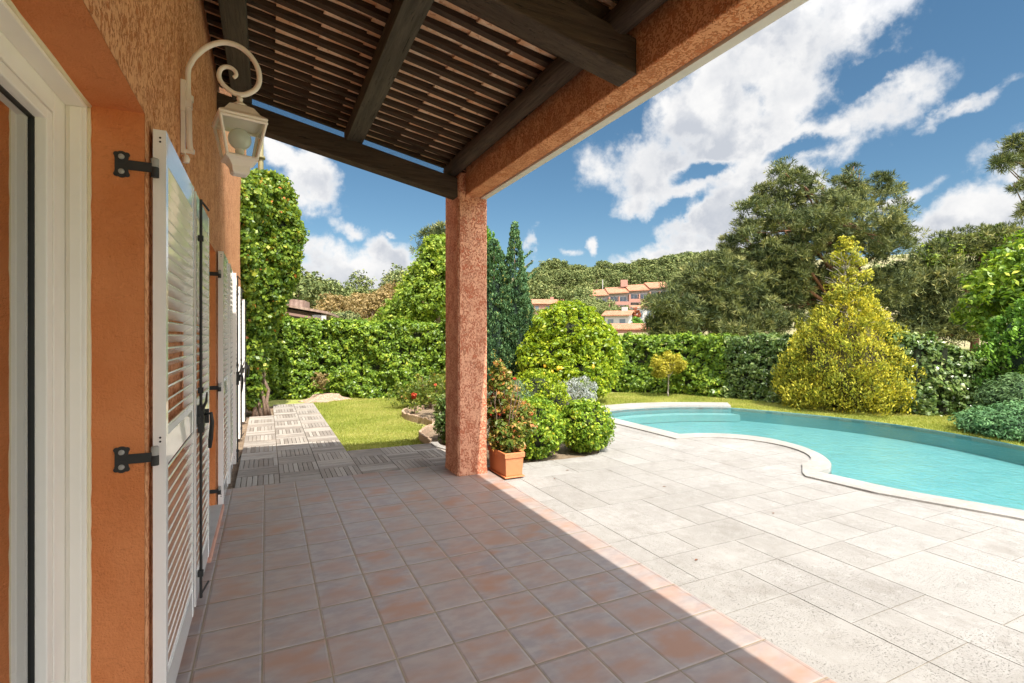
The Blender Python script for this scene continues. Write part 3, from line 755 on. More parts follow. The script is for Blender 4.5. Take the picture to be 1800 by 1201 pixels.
def glazed_door(a, b, h, big=False):
    # fixed frame: liner flush in the recess, return, face, then sash, gasket and pane
    f0 = -.558; f1 = -.615
    fr = MB()
    fr.box(f1, f0, b - .022, b - .001, 0, h - .001); fr.box(f1, f0, a + .001, a + .022, 0, h - .001); fr.box(f1, f0, a + .022, b - .022, h - .02, h - .001)
    fr.box(f1 + .012, f0 - .012, b - .030, b - .0225, 0, h - .0205)
    fr.box(-.69, f1, b - .12, b - .001, 0, h - .001); fr.box(-.69, f1, a + .001, a + .12, 0, h - .001); fr.box(-.69, f1, a + .12, b - .12, h - .085, h - .001)
    frm = fr.build('door_frame', M_frame, house, bevel=.003)
    sl = MB(); sl.tube([(f0 + .002, b - .004, .02 + i * (h - .03) / 60) for i in range(61)], [.0065 + .003 * random.random() for _ in range(61)], 6)
    sl.tube([(f0 + .002, a + (b - a) * i / 40, h - .003) for i in range(41)], [.006 + .003 * random.random() for _ in range(41)], 6)
    sl.build('sealant_bead', M_seal, frm, smooth=True)
    n = max(1, round((b - a) / 1.0)); wdt = (b - a - .24) / n
    for i in range(n):
        y0 = a + .12 + i * wdt; y1 = y0 + wdt
        s_ = MB(); t = .048
        s_.box(-.675, -.618, y0 + .002, y0 + t, .05, h - .088); s_.box(-.675, -.618, y1 - t, y1 - .002, .05, h - .088)
        s_.box(-.675, -.618, y0 + t, y1 - t, h - .088 - .035, h - .088); s_.box(-.675, -.618, y0 + t, y1 - t, .05, .16)
        sh_ = s_.build('door_sash', M_frame, house, bevel=.004)
        g = MB(); gt = .004; zt = h - .123
        g.box(-.668, -.648, y0 + t, y0 + t + gt, .16, zt); g.box(-.668, -.648, y1 - t - gt, y1 - t, .16, zt)
        g.box(-.668, -.648, y0 + t + gt, y1 - t - gt, zt - .004, zt); g.box(-.668, -.648, y0 + t + gt, y1 - t - gt, .16, .164)
        g.build('gasket', M_gasket, sh_)
        p = MB(); p.add([(-.656, y0 + t + gt, .165), (-.656, y1 - t - gt, .165), (-.656, y1 - t - gt, zt - .005), (-.656, y0 + t + gt, zt - .005)], [(0, 1, 2, 3)])
        p.build('pane', M_glass, sh_, recalc=False)
for (a, b, h) in OPEN: glazed_door(a, b, h)
# sill of second opening
for (a, b, h) in OPEN[:2]:
    mb = MB(); mb.box(WX - .2, -.330, a - .02 if a > 3 else a, b + .02 if a > 3 else 2.24, -.05, .035); mb.build('sill', m_paint('sill_render', (.62, .33, .24), .7, var=.3), house, bevel=.006)
    mb = MB(); mb.box(-.555, -.345, a + .005 if a > 3 else a, b - .005, .0352, .043); mb.build('threshold', m_paint('grey_slab', (.42, .42, .40), .5, var=.4), house)
def hinge_mb(mb, scm, y, z, xk=-.378, side=-1):
    # fish-tail strap on the jamb face (plane y), knuckle at the shutter edge
    yy0, yy1 = y - .006, y - .001
    mb.box(xk - .075, xk + .010, yy0, yy1, z - .017, z + .017)
    for dz in (-1, 1):
        M_ = Matrix.Translation((xk - .085, (yy0 + yy1) / 2, z + dz * .026)) @ Matrix.Rotation(R(90), 4, 'X')
        mb.lathe([(.0, -.003), (.021, -.003), (.021, .003), (0, .003)], seg=14, M=M_)
        for a in (30, 150) if dz > 0 else (-30, -150):
            M2 = M_ @ Matrix.Translation((.018 * math.cos(R(a)), .018 * math.sin(R(a)) , 0)); mb.lathe([(0, -.0026), (.009, -.0026), (.009, .0026), (0, .0026)], seg=8, M=M2)
        scm.cur = 1; scm.lathe([(0, -.006), (.010, -.006), (.009, .005), (.004, .008), (0, .008)], seg=12, M=Matrix.Translation((xk - .085, yy0 - .001, z + dz * .026)) @ Matrix.Rotation(R(90), 4, 'X')); mb.cur = 0
    mb.box(xk - .105, xk - .07, yy0 + .0005, yy1 - .0005, z - .022, z + .022)
    mb.lathe([(0, -.032), (.013, -.032), (.013, .004), (0, .004)], c=(xk + .012, y + .004, z)); mb.cur = 1; scm.lathe([(0, .005), (.0125, .005), (.0125, .034), (.009, .038), (0, .038)], c=(xk + .012, y + .004, z))
def shutter(y0, y1, z0=.055, z1=2.27, jamb=None, rod=None, ajar=0, hinge_side='near', lod=0, label=None):
    """louvred leaf, outer face at x=-.34, 4 cm thick, leaf parallel to the wall"""
    o = bpy.data.objects.new('shutter', None); C.objects.link(o); o.parent = house
    xo = -.34; th = .042; st = .045; wdt = y1 - y0
    piv = Vector((xo - th, y1 if ajar > 0 else y0, 0)); 
    o.location = piv - Vector(house.location); o.rotation_euler = (0, 0, R(ajar))
    def par(ob): ob.parent = o; ob.matrix_parent_inverse = Matrix.Identity(4); ob.data.transform(Matrix.Translation(-piv)); return ob
    f = MB()
    f.box(xo - th, xo, y0, y0 + st, z0, z1); f.box(xo - th, xo, y1 - st, y1, z0, z1)
    mid = z0 + (z1 - z0) * .455
    for (a, b) in ((z0, z0 + .14), (mid - .055, mid + .055), (z1 - .12, z1)): f.box(xo - th + .002, xo - .002, y0 + st, y1 - st, a, b)
    f.cur = 1
    for zz in (z1 - .03, z1 - .045, mid + .04, mid + .055, z0 + .07, z0 + .085):
        f.lathe([(0, 0), (.004, 0), (.004, .001), (0, .001)], seg=8, M=Matrix.Translation((xo - th * .45, y0 - .0002, zz)) @ Matrix.Rotation(R(90), 4, 'X'))
    par(f.build('shutter_frame', [M_shut, M_gasket], None, bevel=.0025))
    s_ = MB(); p = .049
    for (a, b) in ((z0 + .14, mid - .055), (mid + .055, z1 - .12)):
        k = int((b - a) / p); pp = (b - a) / k
        for i in range(k):
            zc = a + (i + .5) * pp
            M_ = Matrix.Translation((xo - th / 2, 0, zc)) @ Matrix.Rotation(R(-36), 4, 'Y')
            s_.box(-.027, .027, y0 + st - .002, y1 - st + .002, -.0035, .0035, M_)
    par(s_.build('louvres', M_shut, None, bevel=.0015 if lod == 0 else 0))
    if rod is not None:
        r_ = MB(); yr = rod; xr = xo + .014
        r_.tube([(xr, yr, z0 - .0), (xr, yr, z1 - .02)], .0075, 8)
        for zz in (z0 + .12, mid + .12, z1 - .25): r_.box(xo, xr + .012, yr - .014, yr + .014, zz, zz + .03)
        r_.tube([(xr, yr, z0 + .02), (xr + .012, yr + .03, z0 + .03), (xr + .03, yr + .07, z0 + .055)], .006, 6)
        r_.tube([(xr, yr, z1 - .03), (xr + .01, yr + .03, z1 - .035), (xr + .03, yr + .08, z1 - .06)], .006, 6)
        zl = mid - .02
        r_.box(xo, xo + .03, yr - .028, yr + .028, zl - .075, zl + .075); r_.box(xo - .002, xo + .016, yr - .06, yr + .09, zl - .02, zl + .02)
        r_.box(xo, xo + .045, yr + .085, yr + .097, zl - .04, zl + .04)
        r_.tube([(xr + .02, yr, zl + .02), (xr + .05, yr - .02, zl + .03), (xr + .055, yr - .02, zl - .02), (xr + .045, yr + .015, zl - .12), (xr + .04, yr + .03, zl - .17)], [.009, .009, .011, .012, .009], 8)
        r_.tube([(xr + .01, yr - .03, zl + .05), (xr + .03, yr - .05, zl + .1), (xr + .035, yr - .065, zl + .15)], [.008, .007, .004], 6)
        par(r_.build('lock_rod', M_black, None, smooth=False))
    if label: o['label'] = label
    return o
shutter(2.306, 3.135)
shutter(3.20, 3.93, rod=3.30)
shutter(5.17, 5.80, z1=2.24, z0=.02)
shutter(6.72, 7.38, z1=2.22, z0=.02, ajar=2.2, rod=6.80, lod=1)
shutter(5.86, 6.55, z1=2.22, z0=.02, ajar=1.2, lod=1)
shutter(8.34, 9.02, z1=2.2, z0=.02, rod=8.42, lod=1)
shutter(9.95, 10.5, z1=2.12, z0=.02, rod=10.0, lod=1)
for (yj, zs) in ((2.245, (2.107, 1.06, .10)), (5.10, (2.03, 1.05, .16))):
    for z in zs:
        hb = MB(); hinge_mb(hb, hb, yj, z); ho = hb.build('hinge', [M_black, M_screw], house, recalc=True, bevel=.0008)
# rain pipe beyond the porch
mb = MB(); mb.tube([(-.10, 11.2, 3.6), (-.10, 11.2, 5.7)], .05, 12); mb.tube([(-.10, 11.2, 4.95), (-.10, 11.2, 5.0)], .08, 12); mb.build('rain_pipe', m_paint('ochre_pipe', (.20, .17, .07), .5), house, smooth=True)

# ================================================================== PORCH
porch = thing('porch', 'timber and tile porch roof on an orange rendered pillar beside the house', 'porch', (2.0, 5.4, 0))
SL = .209
def zr(x): return 3.54 + SL * (.78 - x)          # underside of battens
def notchy(mb): return mb
mb = MB()   # pillar, slightly uneven
for i in range(24):
    pass
def pillar():
    bm = bmesh.new(); x0, x1, y0, y1 = 1.843, 2.178, 5.19, 5.64
    n = 60; vs = []
    rr = random.Random(3)
    for i in range(n + 1):
        z = 3.27 * i / n - .03; fl = .006 if i < 2 else 0
        j = [rr.uniform(-.0025, .0025) for _ in range(8)]
        c_ = .018
        ring = [(x0 - fl + c_ + j[0], y0 - fl), (x1 + fl - c_ + j[1], y0 - fl), (x1 + fl, y0 - fl + c_ + j[2]), (x1 + fl, y1 - c_ + j[3]), (x1 - c_, y1), (x0 + c_, y1), (x0 - fl, y1 - c_), (x0 - fl, y0 - fl + c_ + j[4])]
        vs.append([bm.verts.new((x, y, z)) for x, y in ring])
    for i in range(n):
        for k in range(8): bm.faces.new((vs[i][k], vs[i][(k + 1) % 8], vs[i + 1][(k + 1) % 8], vs[i + 1][k]))
    bm.faces.new(vs[0][::-1]); bm.faces.new(vs[-1])
    me = bpy.data.meshes.new('pillar'); bm.to_mesh(me); bm.free(); me.materials.append(M_col)
    o = bpy.data.objects.new('pillar', me); C.objects.link(o); o.parent = porch; me.transform(Matrix.Translation(-Vector(porch.location)))
pillar()
mb = MB(); mb.box(1.925, 2.10, -4, 5.188, 3.0, 3.30); mb.build('rendered_beam', M_bar, porch, bevel=.012)
mb = MB(); mb.box(2.1005, 2.172, -4, 5.60, 2.985, 3.13); mb.box(2.1722, 2.205, -4, 5.62, 3.02, 3.16); mb.box(2.2052, 2.285, -4, 5.66, 3.10, 3.22); mb.build('fascia', M_trim, porch, bevel=.004)
mb = MB(); mb.beam((-.40, 5.28, 3.364 + SL * .384), (1.842, 5.28, 2.976), .15, .205); mb.build('end_rafter', M_beamx, porch, bevel=.008)
for yb in (2.45, -.6):
    mb = MB(); mb.beam((-.40, yb, 3.0 + SL * 2.31), (1.924, yb, 3.0), .17, .21); o = mb.build('rafter', M_beamx, porch, bevel=.008)
mb = MB(); mb.box(.70, .86, -4, 5.36, 3.40, 3.535); mb.build('purlin', M_purl, porch, bevel=.005)
mb = MB(); mb.box(-.275, -.12, -4, 5.36, 3.60, 3.73); mb.build('purlin', M_purl, porch, bevel=.005)
mb = MB(); mb.tube([(1.80 + .008 * math.sin(i * 1.3), -4 + i * .585, 3.285 + .006 * math.cos(i * 2.1)) for i in range(17)], [.082 + .005 * math.sin(i * 2.7) for i in range(17)], 12)
lg = mb.build('round_timber', M_log, porch, smooth=True)
mb = MB(); PIT = .156; YB0 = 5.255
bats = []
for k in range(-1, 60):
    yb = YB0 - PIT * k
    if yb < -4: break
    jz = random.uniform(-.004, .004); wj = random.uniform(.052, .062)
    mb.beam((-.39, yb + random.uniform(-.006, .006), zr(-.39) + jz), (2.12, yb + random.uniform(-.006, .006), zr(2.12) + jz), wj, .045)
    bats.append(yb)
mb.build('battens', M_batten, porch)
def canal(mb, x0, x1, yc, r0, r1, z0, z1, up, seg=8, th=.012):
    vs = []
    for (x, r_, z) in ((x0, r0, z0), (x1, r1, z1)):
        for rr_ in (r_, r_ - th):
            for i in range(seg + 1):
                t = math.pi * i / seg; vs.append((x, yc + rr_ * math.cos(t), z + (-rr_ if not up else rr_) * math.sin(t) * .85))
    n = seg + 1; fs = []
    for i in range(seg):
        fs += [(i, i + 1, 2 * n + i + 1, 2 * n + i), (n + i, 3 * n + i, 3 * n + i + 1, n + i + 1), (i, n + i, n + i + 1, i + 1), (2 * n + i, 2 * n + i + 1, 3 * n + i + 1, 3 * n + i)]
    mb.add(vs, fs)
mb = MB(); mc = MB(); step = .285
for yb in bats:
    yc = yb - PIT / 2
    for j in range(9):
        xa = -.55 + j * step + .04; xb = xa + step + .07
        jy = random.uniform(-.006, .006); jr = random.uniform(-.003, .003)
        canal(mb, xa, xb, yc + jy, .079 + jr, .066 + jr, zr(xa) + .083, zr(xb) + .088, False)
        canal(mc, xa - .1, xb - .1, yb + jy, .066 + jr, .085 + jr, zr(xa - .1) + .070, zr(xb - .1) + .095, True)
mb.build('channel_tiles', M_tile, porch, recalc=False); mc.build('cover_tiles', M_tile, porch, recalc=False)
# anti-bird net closing the gap above the end rafter
def m_net():
    m = bpy.data.materials.new('blue_net'); m.use_nodes = True; m.node_tree.nodes.clear(); n = NT(m.node_tree); out = n.new('ShaderNodeOutputMaterial')
    co = n.new('ShaderNodeSeparateXYZ', {0: n.coords(rot=(R(0), R(0), R(0)))})
    a = n.math('PINGPONG', n.math('MULTIPLY', n.math('ADD', co.outputs[0], co.outputs[2]), 160), 1); b = n.math('PINGPONG', n.math('MULTIPLY', n.math('SUBTRACT', co.outputs[0], co.outputs[2]), 160), 1)
    f = n.math('LESS_THAN', n.math('MINIMUM', a, b), .22)
    d = n.new('ShaderNodeBsdfDiffuse', {'Color': (.03, .04, .06, 1)}); t = n.new('ShaderNodeBsdfTransparent')
    n.l.new(n.new('ShaderNodeMixShader', {0: f, 1: t.outputs[0], 2: d.outputs[0]}).outputs[0], out.inputs[0]); return m
mb = MB(); nx = 24
for i in range(nx):
    xa = -.38 + 2.2 * i / nx; xb = -.38 + 2.2 * (i + 1) / nx; yy = lambda x: 5.375 + .012 * math.sin(x * 9)
    zb = lambda x: 2.974 + SL * (1.853 - x) + .19
    mb.add([(xa, yy(xa), zb(xa)), (xb, yy(xb), zb(xb)), (xb, yy(xb) + .03, zr(xb) + .05), (xa, yy(xa) + .03, zr(xa) + .05)], [(0, 1, 2, 3)])
mb.build('mesh_net', m_net(), porch, recalc=False)

# ================================================================== WALL LANTERN
lan = thing('wall_lantern', 'cream iron wall lantern with a scroll bracket and a globe bulb', 'wall lamp', (WX, 3.1, 2.4))
YL = 3.1
ARM = [(-.335, 2.445), (-.350, 2.452), (-.357, 2.50), (-.359, 2.639), (-.364, 2.842), (-.350, 2.90), (-.327, 2.945), (-.276, 3.004), (-.217, 3.039), (-.172, 3.046), (-.132, 3.039), (-.095, 3.018), (-.064, 2.985), (-.042, 2.942), (-.034, 2.899), (-.038, 2.86), (-.055, 2.825), (-.092, 2.795), (-.125, 2.784), (-.160, 2.788), (-.198, 2.813), (-.219, 2.84), (-.225, 2.868), (-.217, 2.899), (-.195, 2.917), (-.170, 2.917), (-.150, 2.903), (-.145, 2.882), (-.158, 2.868)]
def spl(pts, sub=3):
    out = []
    for i in range(len(pts) - 1):
        p0 = Vector(pts[max(i - 1, 0)]); p1 = Vector(pts[i]); p2 = Vector(pts[i + 1]); p3 = Vector(pts[min(i + 2, len(pts) - 1)])
        for s_ in range(sub):
            t = s_ / sub; out.append(.5 * ((2 * p1) + (p2 - p0) * t + (2 * p0 - 5 * p1 + 4 * p2 - p3) * t * t + (3 * p1 - p0 - 3 * p2 + p3) * t ** 3))
    out.append(Vector(pts[-1])); return out
mb = MB(); pth = spl(ARM); n_ = len(pth)
mb.tube([(p.x, YL, p.y) for p in pth], [.0135 if i < n_ * .62 else .0135 - .004 * (i - n_ * .62) / (n_ * .38) for i in range(n_)], 12)
mb.box(-.393, -.372, YL - .028, YL + .028, 2.64, 2.80); mb.box(-.380, -.345, YL - .02, YL + .02, 2.665, 2.70)
mb.box(-.393, -.375, YL - .018, YL + .018, 2.43, 2.64); mb.tube([(-.385, YL, 2.445), (-.345, YL, 2.445)], .011, 8)
mb.lathe([(0, -.02), (.014, -.02), (.018, 0), (.010, .02), (0, .022)], c=(-.372, YL, 2.405))
mb.lathe([(0, 0), (.021, 0), (.021, .03), (0, .03)], c=(-.359, YL, 2.70))
mb.build('bracket', M_lampw, lan, smooth=False, bevel=.003)
LX = -.128; rotl = R(12)
def fr4(h, z): return [(LX + h * (cx_ * math.cos(rotl) - cy_ * math.sin(rotl)), YL + h * (cx_ * math.sin(rotl) + cy_ * math.cos(rotl)), z) for cx_, cy_ in ((-1, -1), (1, -1), (1, 1), (-1, 1))]
def frus(mb, levels):
    vs = []; 
    for h, z in levels: vs += fr4(h, z)
    k = len(levels); fs = [(0, 3, 2, 1), tuple(4 * (k - 1) + i for i in range(4))]
    for i in range(k - 1):
        for j in range(4): fs.append((4 * i + j, 4 * i + (j + 1) % 4, 4 * i + 4 + (j + 1) % 4, 4 * i + 4 + j))
    mb.add(vs, fs)
mb = MB(); frus(mb, [(.112, 2.628), (.116, 2.640), (.110, 2.648), (.085, 2.665), (.058, 2.705), (.028, 2.722)])
mb.lathe([(0, 0), (.032, .0), (.036, .012), (.022, .022), (.012, .03), (.016, .045), (.010, .06), (.008, .075)], c=(LX, YL, 2.715))
mb.build('lantern_roof', M_lampw, lan, bevel=.002)
mb = MB()
T, Bm = (.108, 2.628), (.070, 2.435)
tp = fr4(T[0], T[1]); bt_ = fr4(Bm[0], Bm[1])
for i in range(4):
    mb.tube([bt_[i], tp[i]], .0085, 6)
    a, b = Vector(tp[i]), Vector(tp[(i + 1) % 4]); c0, d0 = Vector(bt_[i]), Vector(bt_[(i + 1) % 4])
    mb.tube([a + Vector((0, 0, -.006)), b + Vector((0, 0, -.006))], .010, 6); mb.tube([c0, d0], .010, 6)
frus(mb, [(.030, 2.352), (.040, 2.362), (.044, 2.392), (.062, 2.420), (.078, 2.428), (.078, 2.436)])
mb.build('lantern_frame', M_lampw, lan, bevel=.0015)
M_lg = bpy.data.materials.new('lantern_glass'); M_lg.use_nodes = True; glass_nodes(M_lg, (.93, .95, .93), .0)
mb = MB()
for i in range(4):
    mb.add([bt_[i], bt_[(i + 1) % 4], tp[(i + 1) % 4], tp[i]], [(0, 1, 2, 3)])
mb.build('lantern_pane', M_lg, lan, recalc=False)
m_, n = mat('opal_bulb'); setp(n, col=(.72, .73, .68), rough=.15, coat=.5)
mb = MB(); mb.lathe([(0, -.056)] + [(.056 * math.sin(math.pi * i / 12), -.056 * math.cos(math.pi * i / 12)) for i in range(1, 12)] + [(0, .056)], c=(LX, YL, 2.545), seg=24); mb.build('bulb', m_, lan, smooth=True)
mb = MB(); mb.lathe([(.016, 0), (.018, .03), (.022, .035), (.022, .05), (.016, .055)], c=(LX, YL, 2.437)); mb.build('bulb_socket', M_lampw, lan, smooth=True)

def blooms(bl, n, clr, per, size, asp, parent, shell):
    cc, cd = clumps_in(bl, n, shell)
    for p in cc: crown('bloom', [(p[0], p[1], p[2], clr * .6, clr * .6, clr * .5)], 3, clr * .6, per // 2, size, asp, L_petal, parent, shell=.5)
# ================================================================== PLANTER
pl = thing('planter', 'terracotta trough planter with ribbed sides beside the orange pillar', 'planter', (2.37, 5.13, 0))
def m_terra():
    m, n = mat('terracotta_plastic'); a = n.noise(n.coords(), 6, 4)
    sp = n.new('ShaderNodeSeparateXYZ', {0: n.coords()}); st = n.math('SINE', n.math('MULTIPLY', sp.outputs[2], 520))
    setp(n, col=n.mix(a, (.68, .25, .10), (.60, .20, .075)), rough=.5, nrm=n.bump(st, .6, .002)); return m
M_terra = m_terra()
def rect_loft(mb, levels, x0, x1, y0, y1):
    vs = []
    for d, z in levels: vs += [(x0 - d, y0 - d, z), (x1 + d, y0 - d, z), (x1 + d, y1 + d, z), (x0 - d, y1 + d, z)]
    k = len(levels); fs = [(0, 3, 2, 1)]
    for i in range(k - 1):
        for j in range(4): fs.append((4 * i + j, 4 * i + (j + 1) % 4, 4 * i + 4 + (j + 1) % 4, 4 * i + 4 + j))
    mb.add(vs, fs)
px0, px1, py0, py1 = 2.265, 2.475, 4.905, 5.36
mb = MB(); rect_loft(mb, [(-.012, .012), (-.010, .02), (.0, .205), (.012, .207), (.014, .255), (.006, .262), (-.008, .258), (-.012, .20)], px0, px1, py0, py1)
mb.build('pot', M_terra, pl, bevel=.003)
mb = MB(); mb.box(px0 - .01, px1 + .01, py0 - .01, py1 + .01, -.003, .011); 
for fx in (px0 + .02, px1 - .05): 
    for fy in (py0 + .02, py1 - .05): mb.box(fx, fx + .03, fy, fy + .03, -.0175, -.0031)
mb.build('saucer', M_terra, pl, bevel=.002)
mb = MB(); mb.box(px0 + .005, px1 - .005, py0 + .005, py1 - .005, .18, .225); mb.build('potting_soil', M_soil, pl)

def stems(parent, base, n, spread, h, r0=.008, m=M_bark, name='stem'):
    mb = MB()
    for i in range(n):
        a = random.uniform(0, 2 * math.pi); d = random.uniform(.2, 1) * spread
        b = Vector(base) + Vector((random.uniform(-.03, .03), random.uniform(-.08, .08), 0)); t = b + Vector((math.cos(a) * d, math.sin(a) * d, h * random.uniform(.6, 1)))
        limbs(mb, b, t, r0, r0 * .3, 5, .06)
    return mb.build(name, m, parent, smooth=True, recalc=False)
fs_ = thing('flowering_shrub', 'tall shrub with red flowers and reddish leaves growing from the terracotta planter', 'shrub', (2.40, 5.25, .22))
stems(fs_, (2.38, 5.22, .2), 16, .28, .95, .009)
bl = [(2.44, 5.26, .42, .20, .30, .24), (2.42, 5.34, .74, .17, .24, .30), (2.40, 5.34, 1.03, .11, .16, .18), (2.62, 5.3, .55, .17, .22, .24), (2.36, 5.1, .36, .14, .18, .14)]
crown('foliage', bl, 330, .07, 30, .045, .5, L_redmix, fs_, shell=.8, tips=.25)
blooms([(2.42, 5.3, .7, .19, .24, .42)], 12, .03, 10, .032, .6, fs_, .4)

# ================================================================== SHRUBS NEAR THE TERRACE
def globe(name, label, x, y, r_, zc, m=L_globe, n=420, leaf=.042, group=None, rz=None, cat='shrub', gold=0, per=24):
    t = thing(name, label, cat, (x, y, -.03), group); rz = rz or r_
    b = [(x, y, zc, r_, r_, rz)]
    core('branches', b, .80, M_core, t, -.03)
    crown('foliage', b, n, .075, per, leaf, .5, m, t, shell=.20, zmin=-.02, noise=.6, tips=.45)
    return t
globe('clipped_shrub', 'clipped round green shrub nearest the terracotta planter', 3.00, 5.70, .36, .34, n=430)
globe('clipped_shrub', 'clipped round shrub with yellowing leaves beside the pale paving edge', 3.80, 5.72, .33, .31, n=360)
t_ = globe('clipped_shrub', 'larger clipped round yellow green shrub behind the other two globes', 3.72, 6.95, .50, .46, m=L_lemon, n=520)
rm = thing('rosemary_bush', 'grey green upright rosemary bush behind the planter', 'shrub', (3.15, 6.5, -.03))
crown('foliage', [(3.05, 6.5, .40, .38, .35, .46)], 260, .09, 26, .055, .18, L_rosem, rm, shell=.5, updir=(0, 0, 3), zmin=-.02); stems(rm, (3.05, 6.5, -.03), 14, .3, .75)
lv = thing('silver_bush', 'silver grey leaved bush at the corner of the pool', 'shrub', (5.3, 8.5, -.03))
crown('foliage', [(5.25, 8.45, .28, .46, .38, .34), (5.6, 8.6, .38, .32, .28, .34)], 260, .08, 26, .045, .3, L_silver, lv, shell=.5, updir=(0, 0, 2), zmin=-.02); stems(lv, (5.3, 8.5, -.03), 12, .3, .55, m=M_grey)
ds = thing('laurel_shrub', 'dark glossy green shrub at the left foot of the pillar by the wooden paving', 'shrub', (2.45, 7.0, -.03))
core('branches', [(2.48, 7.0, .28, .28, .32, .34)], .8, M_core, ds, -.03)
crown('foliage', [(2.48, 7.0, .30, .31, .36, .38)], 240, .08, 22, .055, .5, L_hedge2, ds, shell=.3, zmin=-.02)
ys = thing('flowering_bush', 'light yellow green bush with red roses standing just left of the pillar', 'shrub', (2.9, 8.6, -.03))
crown('foliage', [(2.85, 8.5, .42, .38, .40, .42), (3.2, 9.2, .5, .5, .4, .4)], 230, .09, 22, .05, .55, L_rose, ys, shell=.6, zmin=-.02); stems(ys, (2.9, 8.6, -.03), 12, .4, .8)
blooms([(2.85, 8.6, .55, .40, .40, .42)], 2, .04, 12, .05, .8, ys, .2)
rb = thing('rose_bush', 'loose rose bush in the left bed near the hedge', 'shrub', (3.1, 10.5, -.03))
crown('foliage', [(3.1, 10.5, .38, .45, .4, .40), (2.8, 10.9, .25, .5, .3, .28)], 180, .09, 18, .05, .55, L_rose, rb, shell=.8, zmin=-.02); stems(rb, (3.1, 10.5, -.03), 12, .4, .7)
blooms([(3.0, 10.4, .5, .40, .30, .32)], 1, .045, 14, .06, .8, rb, .2)
r1 = thing('single_rose', 'single low rose with one coral bloom inside the curved edging', 'flower', (2.62, 9.95, -.03))
stems(r1, (2.62, 9.95, -.04), 6, .1, .32, .006); crown('foliage', [(2.62, 9.95, .12, .14, .12, .12)], 30, .05, 8, .045, .5, L_rose, r1, shell=.8, zmin=-.02)
blooms([(2.60, 9.93, .32, .04, .04, .04)], 8, .035, 14, .05, .8, r1, .5)
# bed edging of scalloped concrete
mb = MB(); ep = [(2.95, 10.45), (2.62, 10.28), (2.42, 10.0), (2.34, 9.65), (2.40, 9.25), (2.52, 8.85), (2.56, 8.5), (2.47, 8.2), (2.25, 7.9), (2.09, 7.6), (2.06, 7.3), (2.09, 7.03)]
epp = spl(ep, 6)
for i in range(0, len(epp) - 1):
    a, b = epp[i], epp[i + 1]; d = (b - a); ln_ = d.length; ang = math.atan2(d.y, d.x); c0 = (a + b) / 2
    M_ = Matrix.Translation((c0.x, c0.y, 0)) @ Matrix.Rotation(ang, 4, 'Z'); hh = .055 + random.uniform(-.01, .012)
    mb.box(-ln_ * .48, ln_ * .48, -.022, .022, -.10, hh, M_)
tag(mb.build('bed_edging', m_paint('edging_concrete', (.46, .33, .23), .9, var=.6), bevel=.008), 'low curved concrete edging around the flower bed on the lawn', 'edging')
mb = MB(); ep = spl([(2.12, 6.98), (2.10, 6.75), (2.16, 6.5), (2.26, 6.25), (2.30, 5.95)], 6)
for i in range(len(ep) - 1):
    a, b = ep[i], ep[i + 1]; d = (b - a); M_ = Matrix.Translation((*((a + b) / 2), 0)) @ Matrix.Rotation(math.atan2(d.y, d.x), 4, 'Z')
    mb.box(-d.length * .5, d.length * .5, -.05, .05, -.10, .012, M_)
tag(mb.build('kerb', M_coping), 'short curved pale stone kerb between the wooden paving and the bed', 'kerb')

# tree stump / rocks by the hedge
st = thing('tree_stump', 'weathered grey tree stump with roots at the foot of the left hedge', 'stump', (1.25, 13.0, -.06))
mb = MB()
seg = 28; prof = [(.62, -.02), (.45, .03), (.34, .07), (.28, .12), (.24, .15), (.0, .14)]
vs = []
for i, (r_, z) in enumerate(prof):
    for k in range(seg):
        t = 2 * math.pi * k / seg; j = 1 + .25 * math.sin(3 * t + 1) + .14 * math.sin(7 * t) + random.uniform(-.05, .05)
        vs.append((1.25 + r_ * j * math.cos(t) * .9, 13.0 + r_ * j * .5 * math.sin(t), z - .04 + random.uniform(-.015, .02)))
mb.add(vs, [(i * seg + k, i * seg + (k + 1) % seg, (i + 1) * seg + (k + 1) % seg, (i + 1) * seg + k) for i in range(len(prof) - 1) for k in range(seg)])
mb.build('wood', m_bark('stump_wood', (.28, .18, .12), (.50, .38, .28)), st, smooth=True, recalc=False)
crown('sprout', [(1.15, 12.95, .42, .20, .15, .22)], 40, .07, 16, .06, .4, L_russet, st, shell=.9)

# ================================================================== CREEPER
cr = thing('climbing_creeper', 'dense bright green creeper covering the end of the house wall', 'climbing plant', (-.2, 11.3, 0))
bl = [(.03, 11.6, 4.15, .48, 1.0, .60), (.18, 11.5, 3.6, .48, .85, .65), (.16, 11.4, 3.0, .42, .85, .7), (-.04, 11.3, 2.4, .38, .85, .7), (-.18, 11.3, 1.8, .27, .75, .7), (-.24, 11.2, 1.2, .20, .65, .7), (-.26, 11.1, .6, .16, .5, .55), (-.25, 11.6, 2.8, .3, 1.4, 1.9), (-.22, 11.2, 3.9, .25, 1.3, .5), (-.34, 10.4, 3.3, .10, .75, 1.0), (-.33, 10.3, 2.75, .10, .6, .5)]
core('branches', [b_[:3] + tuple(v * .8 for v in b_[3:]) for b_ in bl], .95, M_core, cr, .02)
crown('foliage', bl, 2300, .13, 30, .075, .75, L_vine, cr, shell=.22, zmin=.03, tips=.4, up=.1)
for b_ in [(.62, 11.3, 4.0, .12, .2, .12), (.60, 11.3, 3.6, .14, .2, .14), (.52, 11.3, 3.05, .14, .2, .1), (.12, 11.3, 4.75, .12, .3, .12), (.35, 11.3, 2.9, .12, .2, .12)]: shoot('trailing_shoot', b_, 42, .07, L_vine, cr, (.32, .0, .12))
mb = MB()
for i in range(5): limbs(mb, (-.22 + .07 * i, 10.75, -.03), (-.25 + .04 * i, 11.1, 1.5), .035, .015, 6, .04)
mb.build('stem', M_bark, cr, smooth=True, recalc=False)

